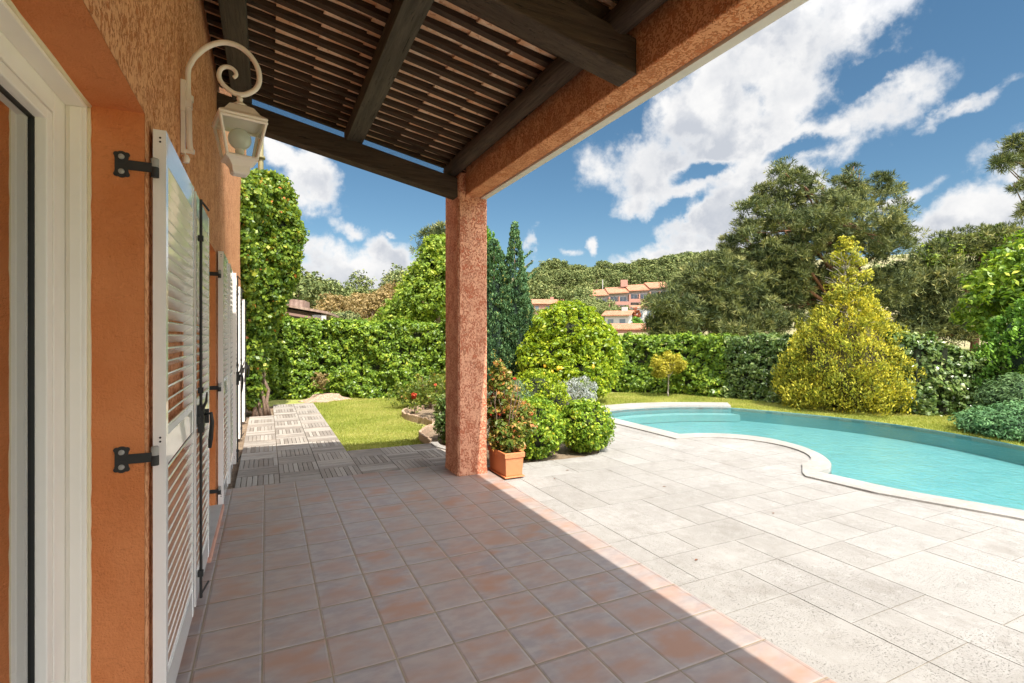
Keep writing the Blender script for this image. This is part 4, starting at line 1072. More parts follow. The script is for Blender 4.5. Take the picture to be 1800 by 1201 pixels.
# ================================================================== HEDGES
def hedge(name, label, path, h, depth, m, dens=4200, leaf=.075, asp=.5, wave=.06, seed=1, zb=-.06, group=None):
    """path: list of (x,y) of the front foot line; hedge body lies to the left of travel direction"""
    t = thing(name, label, 'hedge', (path[0][0], path[0][1], zb), group)
    pts = [Vector(p) for p in path]; segs = []
    coreb = MB(); Ps = []; Ns = []; Rn = []; DD = []
    for a, b in zip(pts[:-1], pts[1:]):
        d = (b - a); L = d.length; d.normalize(); nrm = Vector((-d.y, d.x))     # into the hedge
        ha, hb_ = h(a), h(b)
        e_ = d * .22; c1, c2 = a + nrm * .16 - e_, b + nrm * .16 + e_; c3, c4 = b + nrm * depth + e_, a + nrm * depth - e_
        hz_ = .12 + .01 * (len(Ps) % 7)
        coreb.add([(c1.x, c1.y, zb), (c2.x, c2.y, zb), (c3.x, c3.y, zb), (c4.x, c4.y, zb), (c1.x, c1.y, ha - hz_), (c2.x, c2.y, hb_ - hz_), (c3.x, c3.y, hb_ - hz_), (c4.x, c4.y, ha - hz_)], [(0, 1, 5, 4), (1, 2, 6, 5), (2, 3, 7, 6), (3, 0, 4, 7), (4, 5, 6, 7)])
        # clumps
        hm = (ha + hb_) / 2; nf = int(L * hm * dens / 26); nt_ = int(L * depth * dens / 26)
        for kind, nn in (('f', nf), ('t', nt_)):
            u = RNG.random(nn); 
            if kind == 'f': v = RNG.random(nn); z = zb + v * (ha + (hb_ - ha) * u - zb); into = RNG.normal(size=nn) * .05 + .08 + wave * np.sin(u * L * 3.1 + z * 4 + seed) ; nn3 = np.tile([-nrm.x, -nrm.y, .25], (nn, 1))
            else: into = RNG.random(nn) * depth; z = ha + (hb_ - ha) * u + RNG.normal(size=nn) * .045 - .03 + wave * .8 * np.sin(u * L * 2.3 + seed); nn3 = np.tile([0, 0, 1.], (nn, 1))
            c_ = np.stack([a.x + d.x * u * L + nrm.x * into, a.y + d.y * u * L + nrm.y * into, z], 1)
            Ps.append(c_); Ns.append(nn3)
    cc = np.vstack(Ps); cd = np.vstack(Ns); crn = RNG.random(len(cc)); per = 22
    k = np.repeat(np.arange(len(cc)), per); dd = unit(RNG.normal(size=(len(k), 3)) + cd[k] * .8)
    rr = RNG.random(len(k)) ** .5; P = cc[k] + dd * (rr * .10)[:, None]
    N = dd + cd[k] * .5 + np.array([0, 0, .35]) + RNG.normal(size=P.shape) * .5
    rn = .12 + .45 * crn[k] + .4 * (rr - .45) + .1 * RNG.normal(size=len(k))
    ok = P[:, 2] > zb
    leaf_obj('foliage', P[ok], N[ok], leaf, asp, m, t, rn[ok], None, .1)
    coreb.build('branches', M_core, t, recalc=True)  # dark filler boxes standing in for the hedge's shaded inside
    return t
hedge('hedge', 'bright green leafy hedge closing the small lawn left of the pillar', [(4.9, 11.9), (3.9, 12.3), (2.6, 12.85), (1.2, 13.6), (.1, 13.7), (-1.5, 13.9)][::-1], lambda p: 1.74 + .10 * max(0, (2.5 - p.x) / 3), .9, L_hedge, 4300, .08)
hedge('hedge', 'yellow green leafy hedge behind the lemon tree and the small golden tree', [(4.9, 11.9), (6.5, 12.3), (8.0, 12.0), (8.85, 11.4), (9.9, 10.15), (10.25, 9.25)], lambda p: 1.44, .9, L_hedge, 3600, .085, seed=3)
hedge('hedge', 'grey green hedge with paler small leaves just left of the golden conifer', [(10.25, 9.25), (10.5, 8.3), (10.75, 7.6)], lambda p: 1.42, .9, L_hedge2, 4600, .07, seed=5)
hedge('hedge', 'dark glossy hedge to the right of the golden conifer', [(11.15, 6.2), (11.6, 5.45), (12.7, 5.0), (14.0, 4.2)], lambda p: 1.46 if p.x < 11.3 else (1.38 if p.x < 11.9 else 1.0), .8, L_hedge2, 3600, .085, .6, seed=8)
nb_ = thing('lime_shrub', 'bright lime green shrub top rising from the dark hedge right of the golden conifer', 'shrub', (11.9, 6.2, -.06))
core('branches', [(11.9, 6.2, .8, .42, .42, .65)], .8, M_core, nb_, -.03)
crown('foliage', [(11.9, 6.2, .85, .5, .5, .72)], 170, .11, 24, .075, .55, L_lemon, nb_, shell=.25)

CS, SN = math.cos(R(25.5)), math.sin(R(25.5))
def at(px, py, d):            # point at depth d metres along the bearing of that spot in the photograph
    xc = (px - 900) / 905 * d
    return (xc * CS + d * SN, -xc * SN + d * CS, 1.5 - (py - 590) / 905 * d)
def bl_at(lst, d0, mpp):
    out = []
    for (px, py, rx, rz, dd) in lst:
        x, y, z = at(px, py, d0 + dd); out.append((x, y, z, rx * mpp, rx * mpp * .85, rz * mpp))
    return out

# lemon tree
lt = thing('lemon_tree', 'rounded lime green lemon tree with a few yellow lemons between the conifers and the pool', 'tree', (6.1, 9.9, -.06))
bl = [(6.13, 9.95, 1.45, .82, .80, .80), (5.75, 9.9, .95, .75, .7, .75), (6.55, 9.85, 1.0, .78, .7, .80), (6.1, 9.7, .6, .95, .7, .55), (6.75, 9.9, 1.35, .5, .5, .55)]
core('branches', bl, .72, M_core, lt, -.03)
crown('foliage', bl, 1300, .14, 30, .085, .48, L_lemon, lt, shell=.25, zmin=.05, droop=.15)
tree_wood(lt, (6.1, 9.9, -.1), (6.15, 9.95, 1.6), .06, bl, 8)
mb = MB()
for i in range(7):
    a = random.uniform(3.4, 5.2); z = random.uniform(.45, .9); x, y = 6.0 + .88 * math.cos(a), 9.75 + .75 * math.sin(a)
    mb = MB(); mb.lathe([(.0, -.045), (.018, -.036), (.032, 0), (.018, .036), (0, .045)], c=(x, y, z), seg=10); mb.build('lemon', M_fruit, lt, smooth=True)
# golden small tree
sg = thing('golden_sapling', 'small round golden leaved tree on a thin trunk in front of the hedge', 'tree', (9.22, 10.1, -.06))
crown('crown', [(9.22, 10.1, .82, .42, .40, .26), (9.0, 10.1, .62, .22, .25, .20), (9.45, 10.05, .72, .24, .25, .18)], 190, .09, 24, .06, .45, L_sap, sg, shell=.6, droop=.2)
mb = MB(); limbs(mb, (9.22, 10.1, -.08), (9.22, 10.1, .55), .022, .014, 5, .02)
for i in range(6): limbs(mb, (9.22, 10.1, .35 + .03 * i), (9.22 + random.uniform(-.3, .3), 10.1 + random.uniform(-.25, .25), .8), .010, .004, 4, .08)
mb.build('trunk', M_grey, sg, smooth=True, recalc=False)
# golden conifer
gc = thing('golden_conifer', 'large cone shaped golden yellow conifer standing beyond the far pool edge', 'tree', (11.05, 6.8, -.06))
def cone_crown(name, cx_, cy_, prof, ncl, clr, per, size, asp, m, parent, noise=.5, tips=.4, updir=(0, 0, 2.2), shell=.3, gaps=0):
    zs = np.array([p[0] for p in prof]); rs = np.array([p[1] for p in prof])
    zz = np.linspace(zs[0], zs[-1], 400); ww = np.interp(zz, zs, rs) + .02; cdf = np.cumsum(ww); cdf /= cdf[-1]
    z = np.interp(RNG.random(ncl), cdf, zz); a = RNG.random(ncl) * 2 * np.pi
    lump = 1 + .10 * np.sin(3 * a + z * 2.1) + .09 * np.sin(5 * a - z * 4.3) + .06 * np.sin(9 * a + z * 9) + .06 * RNG.normal(size=ncl)
    r_ = np.interp(z, zs, rs) * lump * (1 - shell * RNG.random(ncl) ** 1.4)
    cc = np.stack([cx_ + r_ * np.cos(a), cy_ + r_ * np.sin(a), z], 1); cd = np.stack([np.cos(a), np.sin(a), .35 * np.ones(ncl)], 1)
    crn = RNG.random(ncl); k = np.repeat(np.arange(ncl), per); d = unit(RNG.normal(size=(len(k), 3)) + cd[k] * .9)
    sc_ = np.interp(z, [zs[0], zs[-1]], [1.1, .6])[k]
    rr = RNG.random(len(k)) ** .45; P = cc[k] + d * (clr * sc_ * rr)[:, None] * np.array([1, 1, 1.25])
    N = np.cross(cd[k], RNG.normal(size=P.shape)) + d * .6 + RNG.normal(size=P.shape) * noise
    rn = .15 + .42 * crn[k] + tips * (rr - .45) + .1 * RNG.normal(size=len(k))
    return leaf_obj(name, P, N, size, asp, m, parent, rn, np.tile(np.array(updir, float), (len(k), 1)) + d * 1.2, 0)
prof = [(0.0, .95), (.35, 1.12), (.9, 1.10), (1.35, .96), (1.7, .80), (2.0, .58), (2.25, .40)]
cone_crown('crown', 11.05, 6.8, prof, 1150, .17, 46, .06, .45, L_gold, gc, tips=.6, shell=.5, noise=.7)
bl = [(11.05, 6.8, 2.5, .34, .34, .30), (11.2, 6.75, 2.85, .38, .34, .28), (11.1, 6.8, 3.15, .34, .3, .26), (11.12, 6.8, 3.42, .20, .2, .20), (10.75, 6.8, 2.35, .3, .3, .2), (11.5, 6.75, 2.4, .3, .3, .2)]
crown('leader_foliage', bl, 150, .10, 30, .06, .5, L_gold, gc, shell=.9, updir=(0, 0, 1.5))
core('shade_hull', [(11.05, 6.8, .9, .78, .78, 1.0)], 1.0, m_bark('conifer_inner_shade', (.045, .040, .015), (.10, .085, .03)), gc, -.03)  # solid hull, interior shade put into its dark colour
mb = MB(); limbs(mb, (11.05, 6.8, -.1), (11.1, 6.8, 3.3), .08, .012, 8, .01)
for i in range(46):
    z = random.uniform(1.4, 3.1); a = random.uniform(0, 6.28); r_ = float(np.interp(z, [1.4, 2.3, 3.2], [.9, .4, .3]))
    limbs(mb, (11.07, 6.8, z), (11.07 + r_ * math.cos(a), 6.8 + r_ * math.sin(a), z + .22), .012, .004, 4, .06)
mb.build('trunk', M_grey, gc, smooth=True, recalc=False)
# blue conifers behind the pillar
for (x, y, top, r_, lab, nm) in ((5.22, 10.8, 4.12, .36, 'narrow dark blue green conifer with a pointed tip right of the pillar', 1), (4.80, 11.05, 3.75, .50, 'broader blue green conifer half hidden behind the pillar', 2)):
    t = thing('blue_conifer', lab, 'tree', (x, y, -.06), 'blue green conifers')
    cone_crown('crown', x, y, [(-.05, r_ * 1.1), (.8, r_ * 1.25), (2.0, r_), (2.8, r_ * .72), (3.4, r_ * .42), (top, .03)], 1500 if nm == 1 else 1700, .085, 34, .055, .42, L_cyp, t, tips=.55, updir=(0, 0, 4), shell=.25)
    core('shade_hull', [(x, y, 1.2, r_ * .85, r_ * .85, 1.6)], 1.0, M_corec, t, -.03)
    mb = MB(); limbs(mb, (x, y, -.1), (x, y, top - .2), .05, .008, 6, .005)
    if nm == 1:
        for (a, z, l_) in ((-.3, 2.9, .5), (.1, 3.1, .42), (.4, 2.6, .55)): limbs(mb, (x, y, z), (x + l_ * math.cos(a), y + l_ * .3 * math.sin(a), z + .38), .012, .004, 5, .04)
    mb.build('trunk', M_bark, t, smooth=True, recalc=False)
    for b_ in ([(x + .42, y, 3.1, .07, .1, .22), (x + .40, y, 3.35, .06, .1, .2), (x + .5, y, 2.85, .07, .1, .15)] if nm == 1 else []): shoot('side_shoot', (b_[0] + .05, b_[1], b_[2] + .15), 110, .06, L_cyp, t, (.35, .0, .30))
ft = thing('light_conifer', 'light green conifer top with brown cones rising behind the pillar', 'tree', (4.7, 11.6, -.06))
cone_crown('crown', 4.72, 11.7, [(2.2, .5), (3.2, .48), (3.8, .36), (4.25, .10)], 420, .12, 30, .07, .45, L_thuja, ft, updir=(0, 0, 3), shell=.6)
mb = MB(); limbs(mb, (4.72, 11.7, -.1), (4.72, 11.7, 4.1), .07, .01, 6, .01); mb.build('trunk', M_bark, ft, smooth=True, recalc=False)

# junipers right
j1 = thing('juniper', 'low spreading blue green juniper overhanging the right end of the pool edge', 'shrub', (10.85, 3.65, -.06))
def juni(t, blobs, n, m, size=.06):
    core('branches', blobs, .82, M_corec, t, -.05)
    crown('foliage', blobs, n, .12, 34, size, .35, m, t, shell=.22, zmin=-.05, flat=.6, updir=(-.6, -.6, .9), noise=.5, tips=.5)
juni(j1, [(10.85, 3.65, .05, 1.05, 1.0, .36), (11.3, 3.3, .1, 1.1, 1.0, .40)], 900, L_juni)
j2 = thing('juniper', 'darker mounded green juniper behind the low blue green one', 'shrub', (12.1, 4.1, -.06))
juni(j2, [(12.1, 4.15, .30, .85, .75, .52), (12.7, 3.9, .35, .8, .7, .55)], 700, L_juni2)
th = thing('thuja', 'bright green thuja with fan shaped sprays at the right border', 'tree', (13.3, 4.3, -.06))
cone_crown('crown', 13.3, 4.3, [(.3, 1.0), (1.0, 1.0), (1.6, .82), (2.1, .5), (2.4, .1)], 700, .14, 34, .075, .55, L_thuja, th, tips=.5, updir=(0, 0, 2))
core('branches', [(13.3, 4.3, 1.1, .75, .75, 1.1)], 1.0, M_corec, th, -.03)
mg = thing('magnolia', 'broad leaved green tree reaching in from the right border above the thuja', 'tree', (14.4, 4.9, -.06))
bl = [(14.3, 5.1, 2.6, .95, .9, .7), (13.9, 5.2, 1.95, .8, .8, .5), (14.9, 4.9, 3.1, .9, .8, .6), (13.6, 5.2, 2.35, .45, .5, .3)]
crown('crown', bl, 420, .2, 18, .14, .42, L_hedge, mg, shell=.5); tree_wood(mg, (14.4, 4.9, -.1), (14.4, 4.9, 2.8), .10, bl, 10)

# ------------------------------------------------------------------ taller trees beyond the hedge
bp = thing('umbrella_pine', 'big spreading pine with reddish trunk rising behind the golden conifer', 'tree', at(1465, 600, 25))
bl = bl_at([(1430, 350, 75, 48, 0), (1370, 335, 55, 40, 0), (1500, 345, 70, 42, .5), (1560, 390, 45, 32, 0), (1330, 385, 50, 30, -.5), (1440, 400, 120, 45, 0), (1530, 430, 75, 38, 0), (1350, 430, 75, 38, 0), (1300, 420, 28, 18, 0), (1400, 480, 110, 45, .8), (1330, 500, 90, 45, 0), (1470, 500, 80, 40, 1.5), (1560, 500, 60, 45, 1), (1350, 555, 90, 32, 0), (1430, 555, 60, 40, 1), (1500, 300, 16, 16, 0), (1390, 310, 22, 20, 0), (1590, 420, 20, 18, 0)], 25, 25 / 905)
tufts('needles', bl, 640, .50, 26, 8, .26, .030, L_pine, bp, shell=.75)
tree_wood(bp, at(1470, 610, 25.6), at(1445, 330, 25.3), .26, bl, 26, M_redbark, .18, rb=.35)
bp2 = thing('pine_tree', 'lower grey green pine left of the big spreading pine', 'tree', at(1215, 610, 24))
bl = bl_at([(1232, 508, 44, 42, 0), (1180, 540, 40, 30, -.5), (1250, 530, 60, 45, 0), (1200, 575, 50, 22, 0), (1270, 470, 40, 20, 0), (1165, 575, 25, 18, 0), (1290, 575, 50, 26, 0)], 24, 24 / 905)
tufts('needles', bl, 420, .5, 17, 8, .30, .028, L_pine, bp2, shell=.7); tree_wood(bp2, at(1215, 612, 24.3), at(1220, 480, 24.3), .14, bl, 14, M_bark, .1)
er = thing('tall_olive_tree', 'airy light green tree with a forked red brown trunk at the far right', 'tree', at(1722, 620, 28))
bl = bl_at([(1745, 425, 45, 26, 0), (1690, 430, 40, 22, 0), (1640, 455, 40, 22, 0), (1640, 500, 55, 30, 0), (1700, 490, 60, 30, .6), (1770, 480, 50, 35, 0), (1660, 555, 60, 35, 0), (1730, 540, 50, 28, 0), (1620, 550, 45, 35, .5), (1790, 430, 30, 25, 0), (1600, 580, 40, 22, 0), (1690, 590, 40, 14, 0)], 28, 28 / 905)
tufts('needles', bl, 640, .6, 15, 7, .30, .04, L_pine, er, shell=.8); 
crown('leaf_clumps', [bl[0], bl[1], bl[2], bl[9], bl[5]], 170, .42, 34, .17, .45, L_tree, er, shell=.9)
tree_wood(er, at(1712, 625, 28), at(1725, 455, 28.3), .22, bl, 18, M_redbark, .12, rb=.4)
pr = thing('pine_tree', 'pine whose ragged branches hang in from the top right corner of the view', 'tree', at(1930, 640, 15))
bl = bl_at([(1790, 262, 26, 14, 0), (1768, 290, 20, 12, 0), (1800, 330, 26, 18, 0), (1810, 375, 26, 12, 0), (1830, 290, 40, 40, .5), (1860, 340, 60, 60, 1)], 15, 15 / 905)
tufts('needles', bl, 150, .22, 15, 9, .20, .016, L_pine, pr, shell=.9); tree_wood(pr, at(1930, 680, 15.5), at(1900, 240, 15.5), .17, bl, 14, M_bark, .4)
lg_ = thing('broadleaf_tree', 'tall bright green broadleaf tree beyond the left hedge beside the pillar', 'tree', at(770, 600, 18))
bl = bl_at([(770, 480, 45, 50, 0), (748, 530, 55, 42, 0), (800, 470, 50, 60, .5), (700, 560, 40, 28, 0), (735, 500, 26, 26, 0), (650, 578, 26, 18, 1), (770, 440, 26, 22, 0)], 18, 18 / 905)
crown('crown', bl, 950, .26, 34, .13, .55, L_tree, lg_, shell=.55); tree_wood(lg_, at(770, 615, 18), at(772, 450, 18), .12, bl, 14)
bt2 = thing('dark_pine', 'darker green pine tip showing behind the bright broadleaf tree', 'tree', at(770, 600, 24))
bl = bl_at([(762, 435, 22, 22, 0), (785, 420, 30, 20, 0), (790, 460, 40, 40, 0)], 24, 24 / 905)
tufts('needles', bl, 130, .4, 15, 8, .26, .03, L_pine, bt2, shell=.8); tree_wood(bt2, at(785, 610, 24), at(785, 430, 24), .12, bl, 6)

# dome-shaped olive, background left
def proto(kind):
    blobs = {'round': [(0, 0, 3.6, 2.6, 2.6, 1.9), (1.2, .5, 4.6, 1.7, 1.7, 1.4), (-1.3, -.4, 4.3, 1.7, 1.6, 1.4)],
             'umbrella': [(0, 0, 5.2, 3.2, 3.2, 1.1), (1.5, .6, 5.8, 1.8, 1.8, .9), (-1.4, 0, 5.7, 1.9, 1.8, .9), (.2, -1, 6.2, 1.4, 1.4, .7)],
             'tall': [(0, 0, 4.2, 1.9, 1.9, 2.6), (.6, .3, 6.4, 1.3, 1.3, 1.3), (-.7, -.3, 5.6, 1.3, 1.3, 1.3), (0, 0, 2.3, 2.1, 2.1, 1.2)],
             'wispy': [(0, 0, 5.6, 1.3, 1.3, .7), (1.1, 0, 6.6, .9, .9, .5), (-1.0, .3, 6.8, .8, .8, .45), (.1, 0, 7.5, .9, .9, .45), (-.4, 0, 3.6, 1.2, 1.2, .9)]}
    return blobs[kind]
def far_tree(name, label, kind, m, x, y, sc, group, ncl=210, leaf=.34, zoff=-.3, per=13):
    t = thing(name, label, 'tree', (0, 0, 0), group)
    bl = proto(kind)
    crown('crown', bl, ncl, .62, per, leaf, .6, m, t, shell=.45 if kind != 'wispy' else .8, tips=.5)
    mb = MB(); limbs(mb, (0, 0, -1), (0, 0, bl[0][2]), .20, .10, 5, .02)
    for b_ in bl: limbs(mb, (0, 0, bl[0][2] * .5), b_[:3], .10, .04, 4, .05)
    mb.build('trunk', M_bark, t, smooth=True, recalc=False)
    place(t, x, y, sc, zoff); return t
def place(t, x, y, sc, zoff=-.3, rot=None):
    t.location = (x, y, terr(x, y) + zoff); t.scale = (sc, sc, sc); t.rotation_euler = (0, 0, random.uniform(0, 6.28) if rot is None else rot)
def dup(t, x, y, sc, label=None, group=None, zoff=-.3):
    r_ = t.copy(); C.objects.link(r_)
    for ch in t.children:
        c_ = ch.copy(); C.objects.link(c_); c_.parent = r_; c_.matrix_parent_inverse = ch.matrix_parent_inverse.copy()
    if label: r_['label'] = label
    if group: r_['group'] = group
    place(r_, x, y, sc * random.uniform(.92, 1.08), zoff); return r_
GL = 'olive green tree in the wood beyond the left hedge'
GR = 'dark green pine on the wooded ridge behind the hillside houses'
GS = 'rounded green tree on the slope around the hillside houses'
GB = 'pale dry green tree growing on the slope behind the big pines'
a1 = far_tree('woodland_tree', GL, 'round', L_olive, *at(540, 0, 72)[:2], 1.35, 'trees beyond the left hedge', 260)
for (px, d, sc) in ((505, 66, 1.4), (575, 76, 1.35), (600, 84, 1.3), (625, 80, 1.2), (650, 92, 1.3), (560, 95, 1.5), (690, 88, 1.3), (520, 92, 1.7), (480, 70, 1.5), (730, 90, 1.6), (780, 85, 1.8), (830, 90, 1.7), (870, 95, 1.5)): dup(a1, *at(px, 0, d)[:2], sc)
wi = far_tree('wispy_tree', 'tall thin airy tree standing above the left wood, the left one of the two', 'wispy', L_olive, *at(632, 0, 86)[:2], 1.28, None, 120, per=11)
dup(wi, *at(700, 0, 78)[:2], 1.38, 'broader airy tree standing above the left wood, the right one of the two'); dup(wi, *at(688, 0, 82)[:2], 1.3, 'thin airy tree half hidden behind its broader neighbour above the left wood')
ru = far_tree('russet_tree', 'russet brown tree in the wood beyond the left hedge', 'round', L_russet, *at(655, 0, 58)[:2], .95, 'russet trees beyond the left hedge', 220)
for (px, d, sc) in ((690, 62, 1.12), (710, 66, 1.2), (640, 64, 1.0), (590, 60, .85)): dup(ru, *at(px, 0, d)[:2], sc)
ol = far_tree('olive_tree', 'dome shaped grey green tree right of the dark roofed house', 'round', L_pine, *at(604, 0, 42)[:2], .62, None, 420, leaf=.3, per=22, zoff=-.9)
rp = far_tree('ridge_pine', GR, 'umbrella', L_olive, *at(960, 0, 225)[:2], 1.6, 'pines on the ridge', 250, leaf=.42)
rq = far_tree('ridge_pine', GR, 'tall', L_olive, *at(1000, 0, 215)[:2], 1.5, 'pines on the ridge', 250, leaf=.42)
ridge = random.Random(11)
k = 0
for px in range(925, 1420, 16):
    for row, d in ((0, 205), (1, 228), (2, 250)):
        sc = ridge.uniform(1.25, 1.75) * (1.15 if px > 1150 else 1)
        if row == 2 and 1010 > px > 950: sc *= 1.2
        dup(rp if (k % 3) else rq, *at(px + ridge.uniform(-8, 8), 0, d + ridge.uniform(-7, 7))[:2], sc, zoff=-.8); k += 1
rs = far_tree('slope_tree', GS, 'round', L_olive, *at(1020, 0, 128)[:2], 1.3, 'trees around the hillside houses', 230, leaf=.36)
for (px, d, sc) in ((1040, 122, 1.2), (1000, 126, 1.1), (1060, 132, 1.2), (1075, 112, .8), (958, 118, .75), (925, 126, .9), (1046, 108, .85), (1068, 104, .8), (1090, 112, .9), (1172, 118, 1.1), (1015, 138, 1.8), (1000, 165, 1.9), (955, 165, 1.8), (1010, 168, 1.9), (930, 165, 2.0), (1055, 118, 1.0), (1095, 100, .55), (1190, 150, 2.0), (1210, 140, 2.2), (1240, 150, 2.4)): dup(rs, *at(px, 0, d)[:2], sc)
for (px, d, sc) in ((1280, 75, 1.4), (1330, 70, 1.2), (1400, 80, 1.5), (1470, 75, 1.5), (1540, 68, 1.4), (1600, 70, 1.6), (1650, 62, 1.3), (1690, 75, 1.7), (1750, 66, 1.5), (1800, 60, 1.5), (1850, 60, 1.8)): dup(a1, *at(px, 0, d)[:2], sc, GB, 'trees behind the big pines')
rbush = thing('red_bush', 'round rusty red bush below the white hillside wall', 'shrub', at(1117, 560, 95)); b0 = at(1117, 552, 95)
crown('foliage', [(*b0, .85, .85, 1.1)], 60, .4, 20, .28, .6, m_leaf('rust_leaf', [(0, (.25, .07, .03)), (1, (.48, .16, .07))], .3), rbush, shell=.5)
gb_ = thing('green_bush', 'bright green bush below the rusty red bush on the hillside', 'shrub', at(1120, 575, 85)); b0 = at(1120, 570, 85)
crown('foliage', [(*b0, 1.0, 1.0, 1.1)], 90, .4, 22, .28, .6, L_thuja, gb_, shell=.4)

# ------------------------------------------------------------------ houses
def m_roofo(name, a, b, along=0):
    m, n = mat(name); sp = n.new('ShaderNodeSeparateXYZ', {0: n.coords()})
    s1 = n.math('SINE', n.math('MULTIPLY', sp.outputs[along], 22)); x = n.noise(n.coords(), 1.2, 4, .7)
    col = n.mix(n.smooth(x, .3, .7), a, b); col = n.mix(n.math('MULTIPLY', n.smooth(s1, -.2, -1), .35), col, tuple(c * .5 for c in a))
    setp(n, col=col, rough=.85, nrm=n.bump(s1, .6, .05)); return m
M_or = m_roofo('orange_roof', (.42, .17, .09), (.50, .25, .15)); M_brown = m_roofo('brown_roof', (.20, .12, .09), (.34, .24, .19))
M_whitew = m_paint('white_facade', (.50, .48, .47), .85, var=.2); M_pinkw = m_paint('pink_facade', (.42, .22, .17), .85, var=.2); M_darkw = m_paint('brown_facade', (.09, .06, .045), .8, var=.3)
M_win = m_paint('window_dark', (.16, .19, .23), .12); M_shade = m_paint('balcony_shade', (.18, .15, .14), .9)
ang_t = math.atan2(115.8 - 125.8, 105.7 - 84.8)
def terrace_house():
    p0 = at(1033, 0, 150); t = thing('terraced_houses', 'long pink and white terrace of houses with orange roofs on the hillside', 'houses', (p0[0], p0[1], 4.0)); t.rotation_euler.z = ang_t
    Mx = Matrix.Translation(t.location) @ Matrix.Rotation(ang_t, 4, 'Z')
    def B(mb_, name, m): 
        me_ = mb_.build(name, m, None); me_.parent = t; return me_
    ww = 5.9
    for i in range(4):
        x0 = i * ww; zt = 9.2 + .75 * i
        mb = MB(); mb.box(x0 + .003, x0 + ww - .003, 0, 9, 0, zt); B(mb, 'wall', M_whitew)
        mb = MB(); mb.box(x0 + .01, x0 + .45, -1.2, -.002, zt - 6.5, zt - 1.3); mb.box(x0 + .452, x0 + ww - .01, -1.2, -1.05, zt - 3.6, zt - 2.6); mb.box(x0 + 2.9, x0 + 3.25, -1.04, -.002, zt - 6, zt - 1.2); B(mb, 'balcony', M_pinkw)
        mb = MB(); mb.box(x0 + .453, x0 + ww - .012, -1.04, -.003, zt - 3.8, zt - 3.61); B(mb, 'balcony_slab', M_whitew)
        for (a, b_, z0_, z1_) in ((.8, 2.5, -3.55, -1.2), (3.5, 5.3, -3.55, -1.2)):
            mb = MB(); mb.box(x0 + a, x0 + b_, -.06, -.002, zt + z0_, zt + z1_); w_ = B(mb, 'window', M_win)
            mb = MB(); mb.box(x0 + (a + b_) / 2 - .05, x0 + (a + b_) / 2 + .05, -.09, -.0605, zt + z0_, zt + z1_); f_ = mb.build('window_frame', M_whitew, None); f_.parent = w_
        mb = MB(); mb.box(x0 + 3.3, x0 + ww - .2, -.05, -.003, zt - 6.3, zt - 4.2); B(mb, 'opening', M_shade)  # flat dark panel: shade of a recessed opening put into its colour
        rise = 1.9; mb = MB()
        mb.add([(x0 - .1, -1.4, zt - .15), (x0 + ww - .02, -1.4, zt - .15 + .3), (x0 + ww - .02, 4.5, zt + rise + .3), (x0 - .1, 4.5, zt + rise), (x0 - .1, 9.4, zt - .1), (x0 + ww - .02, 9.4, zt + .2),
                (x0 - .1, -1.4, zt - .40), (x0 + ww - .02, -1.4, zt - .1), (x0 + ww - .02, 4.5, zt + .02), (x0 - .1, 4.5, zt + .02), (x0 - .1, 9.4, zt - .3), (x0 + ww - .02, 9.4, zt)],
               [(0, 1, 2, 3), (3, 2, 5, 4), (0, 6, 7, 1), (6, 0, 3, 9), (9, 3, 4, 10), (1, 7, 8, 2), (2, 8, 11, 5)]); B(mb, 'roof', M_or)
    mb = MB(); mb.box(10.2, 12.2, 2.4, 3.2, 12, 14.0); B(mb, 'chimney', M_pinkw)
    mb = MB(); mb.box(11.5, 25, -9, -2.5, -2, 5.2); B(mb, 'lower_wall', M_whitew)
    mb = MB(); mb.add([(11.2, -9.4, 5.0), (17.5, -9.4, 5.0), (17.5, -2.4, 6.2), (11.2, -2.4, 6.2)], [(0, 1, 2, 3)]); B(mb, 'lower_roof', M_or)
    for a in (12.4, 15.0, 18.2, 21.0):
        mb = MB(); mb.box(a, a + 1.3, -9.06, -9.001, 2.2, 4.2); B(mb, 'window', M_win)
    mb = MB(); mb.tube([(5.5, 6.5, 10.5), (5.5, 6.5, 14.5)], .12, 6); B(mb, 'pole', M_whitew)
terrace_house()
